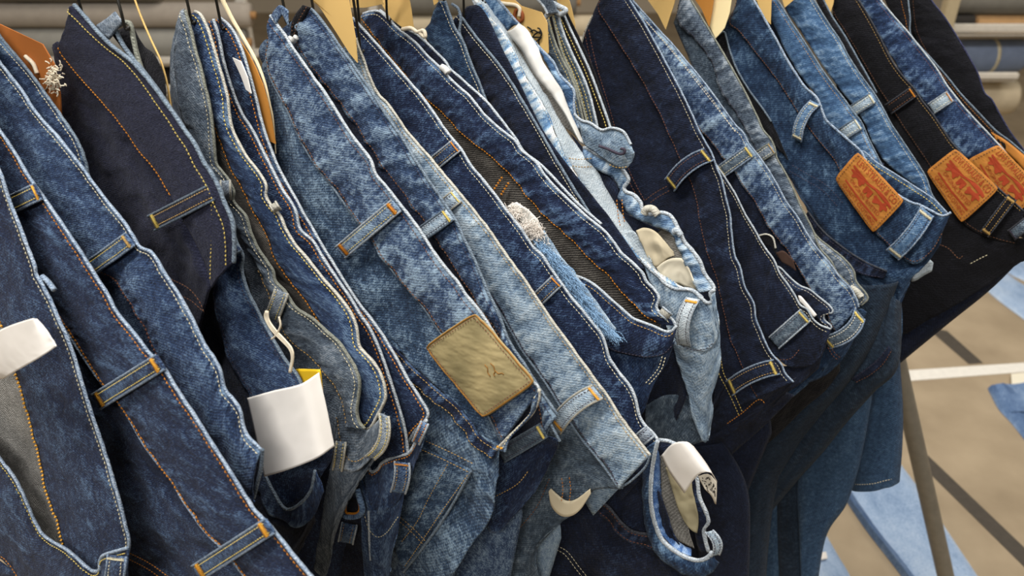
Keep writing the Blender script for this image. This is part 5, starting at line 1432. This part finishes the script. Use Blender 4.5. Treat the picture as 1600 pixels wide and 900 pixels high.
# 1 brown kraft tag, far left
r = card('kraft_tag', [(-60, 10), (0, 38), (66, 69), (84, 100), (93, 145), (96, 190), (60, 190), (0, 120)], 0.388, kraft, 'brown kraft card with clipped corner behind the left blue jeans')
tt = Stitcher(r)
rng = random.Random(2)
V, Fc = [], []
for _ in range(120):
    x, y = rng.gauss(83, 6), rng.gauss(122, 11)
    a = rng.uniform(0, 6.28); l = rng.uniform(4, 9)
    P = on_hang(spline([(x, y), (x + l * .5 * math.cos(a) + 2, y + l * .5 * math.sin(a)), (x + l * math.cos(a), y + l * math.sin(a))], 5), 0.386 + rng.uniform(-.006, .002))
    for i in range(4):
        v, f = dashes(P[i:i + 2], 0.0008, np.linalg.norm(P[i + 1] - P[i]), 1e-5, 0)
        o = len(V); V += v; Fc += [tuple(k + o for k in q) for q in f]
tag(mesh_obj('cotton_tuft', V, Fc, string, r, False), None, None, kind='stuff')
tie(r, [(40, 88), (52, 100), (58, 115)], 0.386, 0.002)
# 2 brown card inside the slim pair and the white slip
r = card('card_tag', [(360, 48), (372, 60), (388, 84), (400, 108), (410, 132), (418, 160), (424, 190), (430, 225), (410, 215), (394, 185), (384, 150), (374, 110), (364, 75)], 0.518, brown, 'tan brown card tucked inside the slim dark blue jeans')
r = card('paper_slip', [(363, 90), (376, 96), (386, 120), (392, 146), (384, 140), (376, 118)], 0.503, white, 'narrow white slip tucked beside the tan brown card')
# 3 thin manila cards seen edge on
def edge_card(px, D, w, label, mat=manila, dep=0.03):
    p = on_hang(spline(px, 40), D)
    root = empty('manila_tag', p[-1], label, 'tag', 'paper tags on the jeans')
    view = rays(np.array(px[len(px) // 2], float)); view /= np.linalg.norm(view)
    lat = np.cross(p[-1] - p[0], view); lat /= np.linalg.norm(lat)
    t = np.linspace(0, 1, 40)
    ww = (w * (1 - 0.75 * t))[:, None]
    a, b = p - lat * ww, p + lat * ww
    V = np.vstack([a, b, a + view * dep, b + view * dep * .95])
    n = 40
    Fc = []
    for i in range(n - 1):
        Fc += [(i, i + 1, n + i + 1, n + i), (i, 2 * n + i, 2 * n + i + 1, i + 1), (n + i, n + i + 1, 3 * n + i + 1, 3 * n + i), (2 * n + i, 3 * n + i, 3 * n + i + 1, 2 * n + i + 1)]
    mesh_obj('card', V, Fc, mat, root, True)
    return root
edge_card([(344, -8), (362, 28), (382, 62), (402, 98), (414, 130), (421, 160), (427, 190), (431, 240)], 0.523, 0.0022, 'thin manila card seen edge on between the slim pair and the leather patch pair', plain('manila_pale', '#e8d6ae', rough=.7), 0.004)
r = empty('string_loop', on_hang(np.array([268.0, 175.0]), 0.43), 'thin cream string hanging beside the raw indigo jeans', 'string')
tie(r, [(208, -8), (220, 25), (235, 60), (250, 92), (256, 110), (262, 135), (268, 176)], 0.43, 0.0009, manila)
# 4 broad manila cards along the top
card('manila_tag', [(455, -25), (540, -25), (548, 20), (555, 60), (558, 98), (545, 82), (525, 50), (500, 12), (484, -5)], 0.575, manila, 'broad pointed manila card hanging behind the leather patch jeans')
card('manila_tag', [(545, -20), (590, -20), (600, 6), (570, 12), (548, 12)], 0.668, manila, 'manila card just behind the small hook of the dark blue jeans')
card('manila_tag', [(590, -20), (636, -20), (642, 15), (646, 45), (630, 44), (612, 30), (598, 10)], 0.712, manila, 'manila card standing over the wide open dark blue jeans')
tie(empty('string_loop', on_hang(np.array([660.0, 52.0]), 0.70), 'knotted cream string at the rim of the wide open jeans', 'string'), [(628, 46), (642, 44), (652, 50), (662, 48), (664, 58), (656, 52)], 0.70, 0.0022)
card('manila_tag', [(672, -20), (682, -20), (684, 4), (678, 8)], 0.742, manila, 'small corner of manila card beside the mid blue wedge')
r = card('manila_tag', [(775, -8), (800, -4), (814, 9), (846, 19), (855, 36), (857, 82), (852, 90), (835, 72), (815, 46), (790, 18)], 0.815, manila, 'manila card with a printed black emblem and a round hole')
tube('hole_rim', on_hang(spline([(810, 14), (816, 22), (815, 32), (808, 33), (804, 26), (806, 17), (810, 14)], 30), 0.8125), 0.0022, plain('hole_brown', '#8a4a24', rough=.7), r, 6)
tie(r, [(770, 2), (790, 6), (805, 8), (812, 14), (811, 26)], 0.811, 0.0022)
ink = plain('ink_black', '#15130f', rough=.6)
for px in ([(829, 50), (834, 47), (840, 50), (846, 52), (843, 45), (840, 44)], [(832, 58), (838, 52), (846, 50), (844, 58), (837, 58), (832, 58)], [(836, 66), (842, 62), (846, 58)], [(841, 60), (842, 72)], [(824, 42), (830, 46), (832, 52)]):
    tube('printed_emblem', on_hang(spline(px, 20), 0.8125), 0.0009, ink, r, 5)
card('manila_tag', [(866, -15), (884, -15), (892, 10), (898, 36), (900, 62), (890, 50), (876, 22)], 0.862, manila, 'narrow manila card beside the thin layered jeans')
card('manila_tag', [(1004, -20), (1060, -20), (1052, 10), (1040, 46), (1028, 22), (1012, 0)], 0.985, manila, 'manila card in the gap left of the grey green jeans')
card('manila_tag', [(1072, -20), (1118, -20), (1112, 20), (1108, 42), (1096, 14)], 1.02, brown, 'tan card behind the rim of the grey green jeans')
card('manila_tag', [(1108, -20), (1146, -20), (1140, 20), (1132, 44), (1118, 60), (1108, 38), (1104, 24)], 1.028, plain('manila_bright', '#efdca8', rough=.6, var=.03), 'pale bright card between the grey green pair and the deep blue pair')
card('manila_tag', [(1174, -20), (1206, -20), (1204, 38), (1198, 32), (1186, 10)], 1.07, manila, 'manila card behind the deep blue waistband')
card('manila_tag', [(1216, -20), (1250, -20), (1240, 0), (1226, 12)], 1.10, manila, 'manila card corner over the soft blue jeans')
card('manila_tag', [(1278, -20), (1306, -20), (1302, 6), (1297, 22), (1288, 6)], 1.15, manila, 'manila card wedge beside the black jeans')
# 5 white tags
def sheet_tag(name, lines, D, offs, mat, label, back=None):
    L0 = on_hang(np.array(lines[-1][-1], float), D)
    root = empty(name, L0, label, 'tag', 'paper tags on the jeans')
    s = loft('paper', lines, D, offs, mat, root, res=0.002, wr=0.0003, drape=0.0006, thick=0.0006)
    return root, s
r, s = sheet_tag('paper_tag', [[(386, 622), (400, 684), (413, 745)], [(425, 611), (440, 675), (450, 734)], [(470, 600), (484, 665), (495, 716)], [(499, 582), (512, 640), (523, 697)]], 0.405, [0.0, -0.006, -0.004, 0.01], white, 'large curled white paper tag with yellow back hung from a belt loop')
loft('tag_back', [[(462, 577), (474, 599), (480, 640)], [(498, 578), (500, 586), (505, 640)]], 0.405, [0.016, 0.011], yellow, r, wr=0.0, drape=0.0)
for k in range(3):
    tie(r, [(416 + k, 486), (414 + k * 3, 496 + k * 2), (424 + k * 3, 515), (438 + k * 3, 530), (452 + k * 2, 545), (456 + k, 560), (452 + k, 582)], 0.416, 0.0009)
tie(r, [(436, 495), (438, 510), (430, 525), (424, 530)], 0.416, 0.0009)
r, s = sheet_tag('paper_tag', [[(-30, 545), (-15, 590), (6, 592)], [(0, 516), (3, 555), (18, 584)], [(45, 499), (50, 530), (60, 560)], [(58, 498), (74, 518), (88, 541)]], 0.275, [0.01, 0.0, -0.004, 0.0], white, 'small white paper tag on the open dark blue waistband')
r, s = sheet_tag('paper_tag', [[(1033, 712), (1046, 738), (1069, 771)], [(1050, 694), (1068, 722), (1090, 743)], [(1072, 690), (1092, 716), (1110, 738)], [(1084, 697), (1104, 724), (1121, 752)]], 0.635, [-0.002, -0.014, -0.014, 0.004], white, 'curled white paper tag over the small open waist loop')
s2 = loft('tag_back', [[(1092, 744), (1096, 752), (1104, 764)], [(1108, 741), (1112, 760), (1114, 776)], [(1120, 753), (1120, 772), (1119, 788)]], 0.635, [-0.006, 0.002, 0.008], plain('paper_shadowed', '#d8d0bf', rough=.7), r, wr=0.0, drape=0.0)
sti = random.Random(9)
V, Fc = [], []
for _ in range(40):
    u, v = sti.random() * .8 + .1, sti.random() * .8 + .1
    a = samp(s2, np.array([u]), np.array([v]))[0]; b = samp(s2, np.array([min(1, u + .08)]), np.array([v + .02]))[0]
    q, f = dashes(np.array([a, b]) + NRM * .0006, 0.0006, np.linalg.norm(b - a), 1e-5)
    o = len(V); V += q; Fc += [tuple(k + o for k in g) for g in f]
tag(mesh_obj('printed_text', V, Fc, ink, r, False), None, None, kind='stuff')
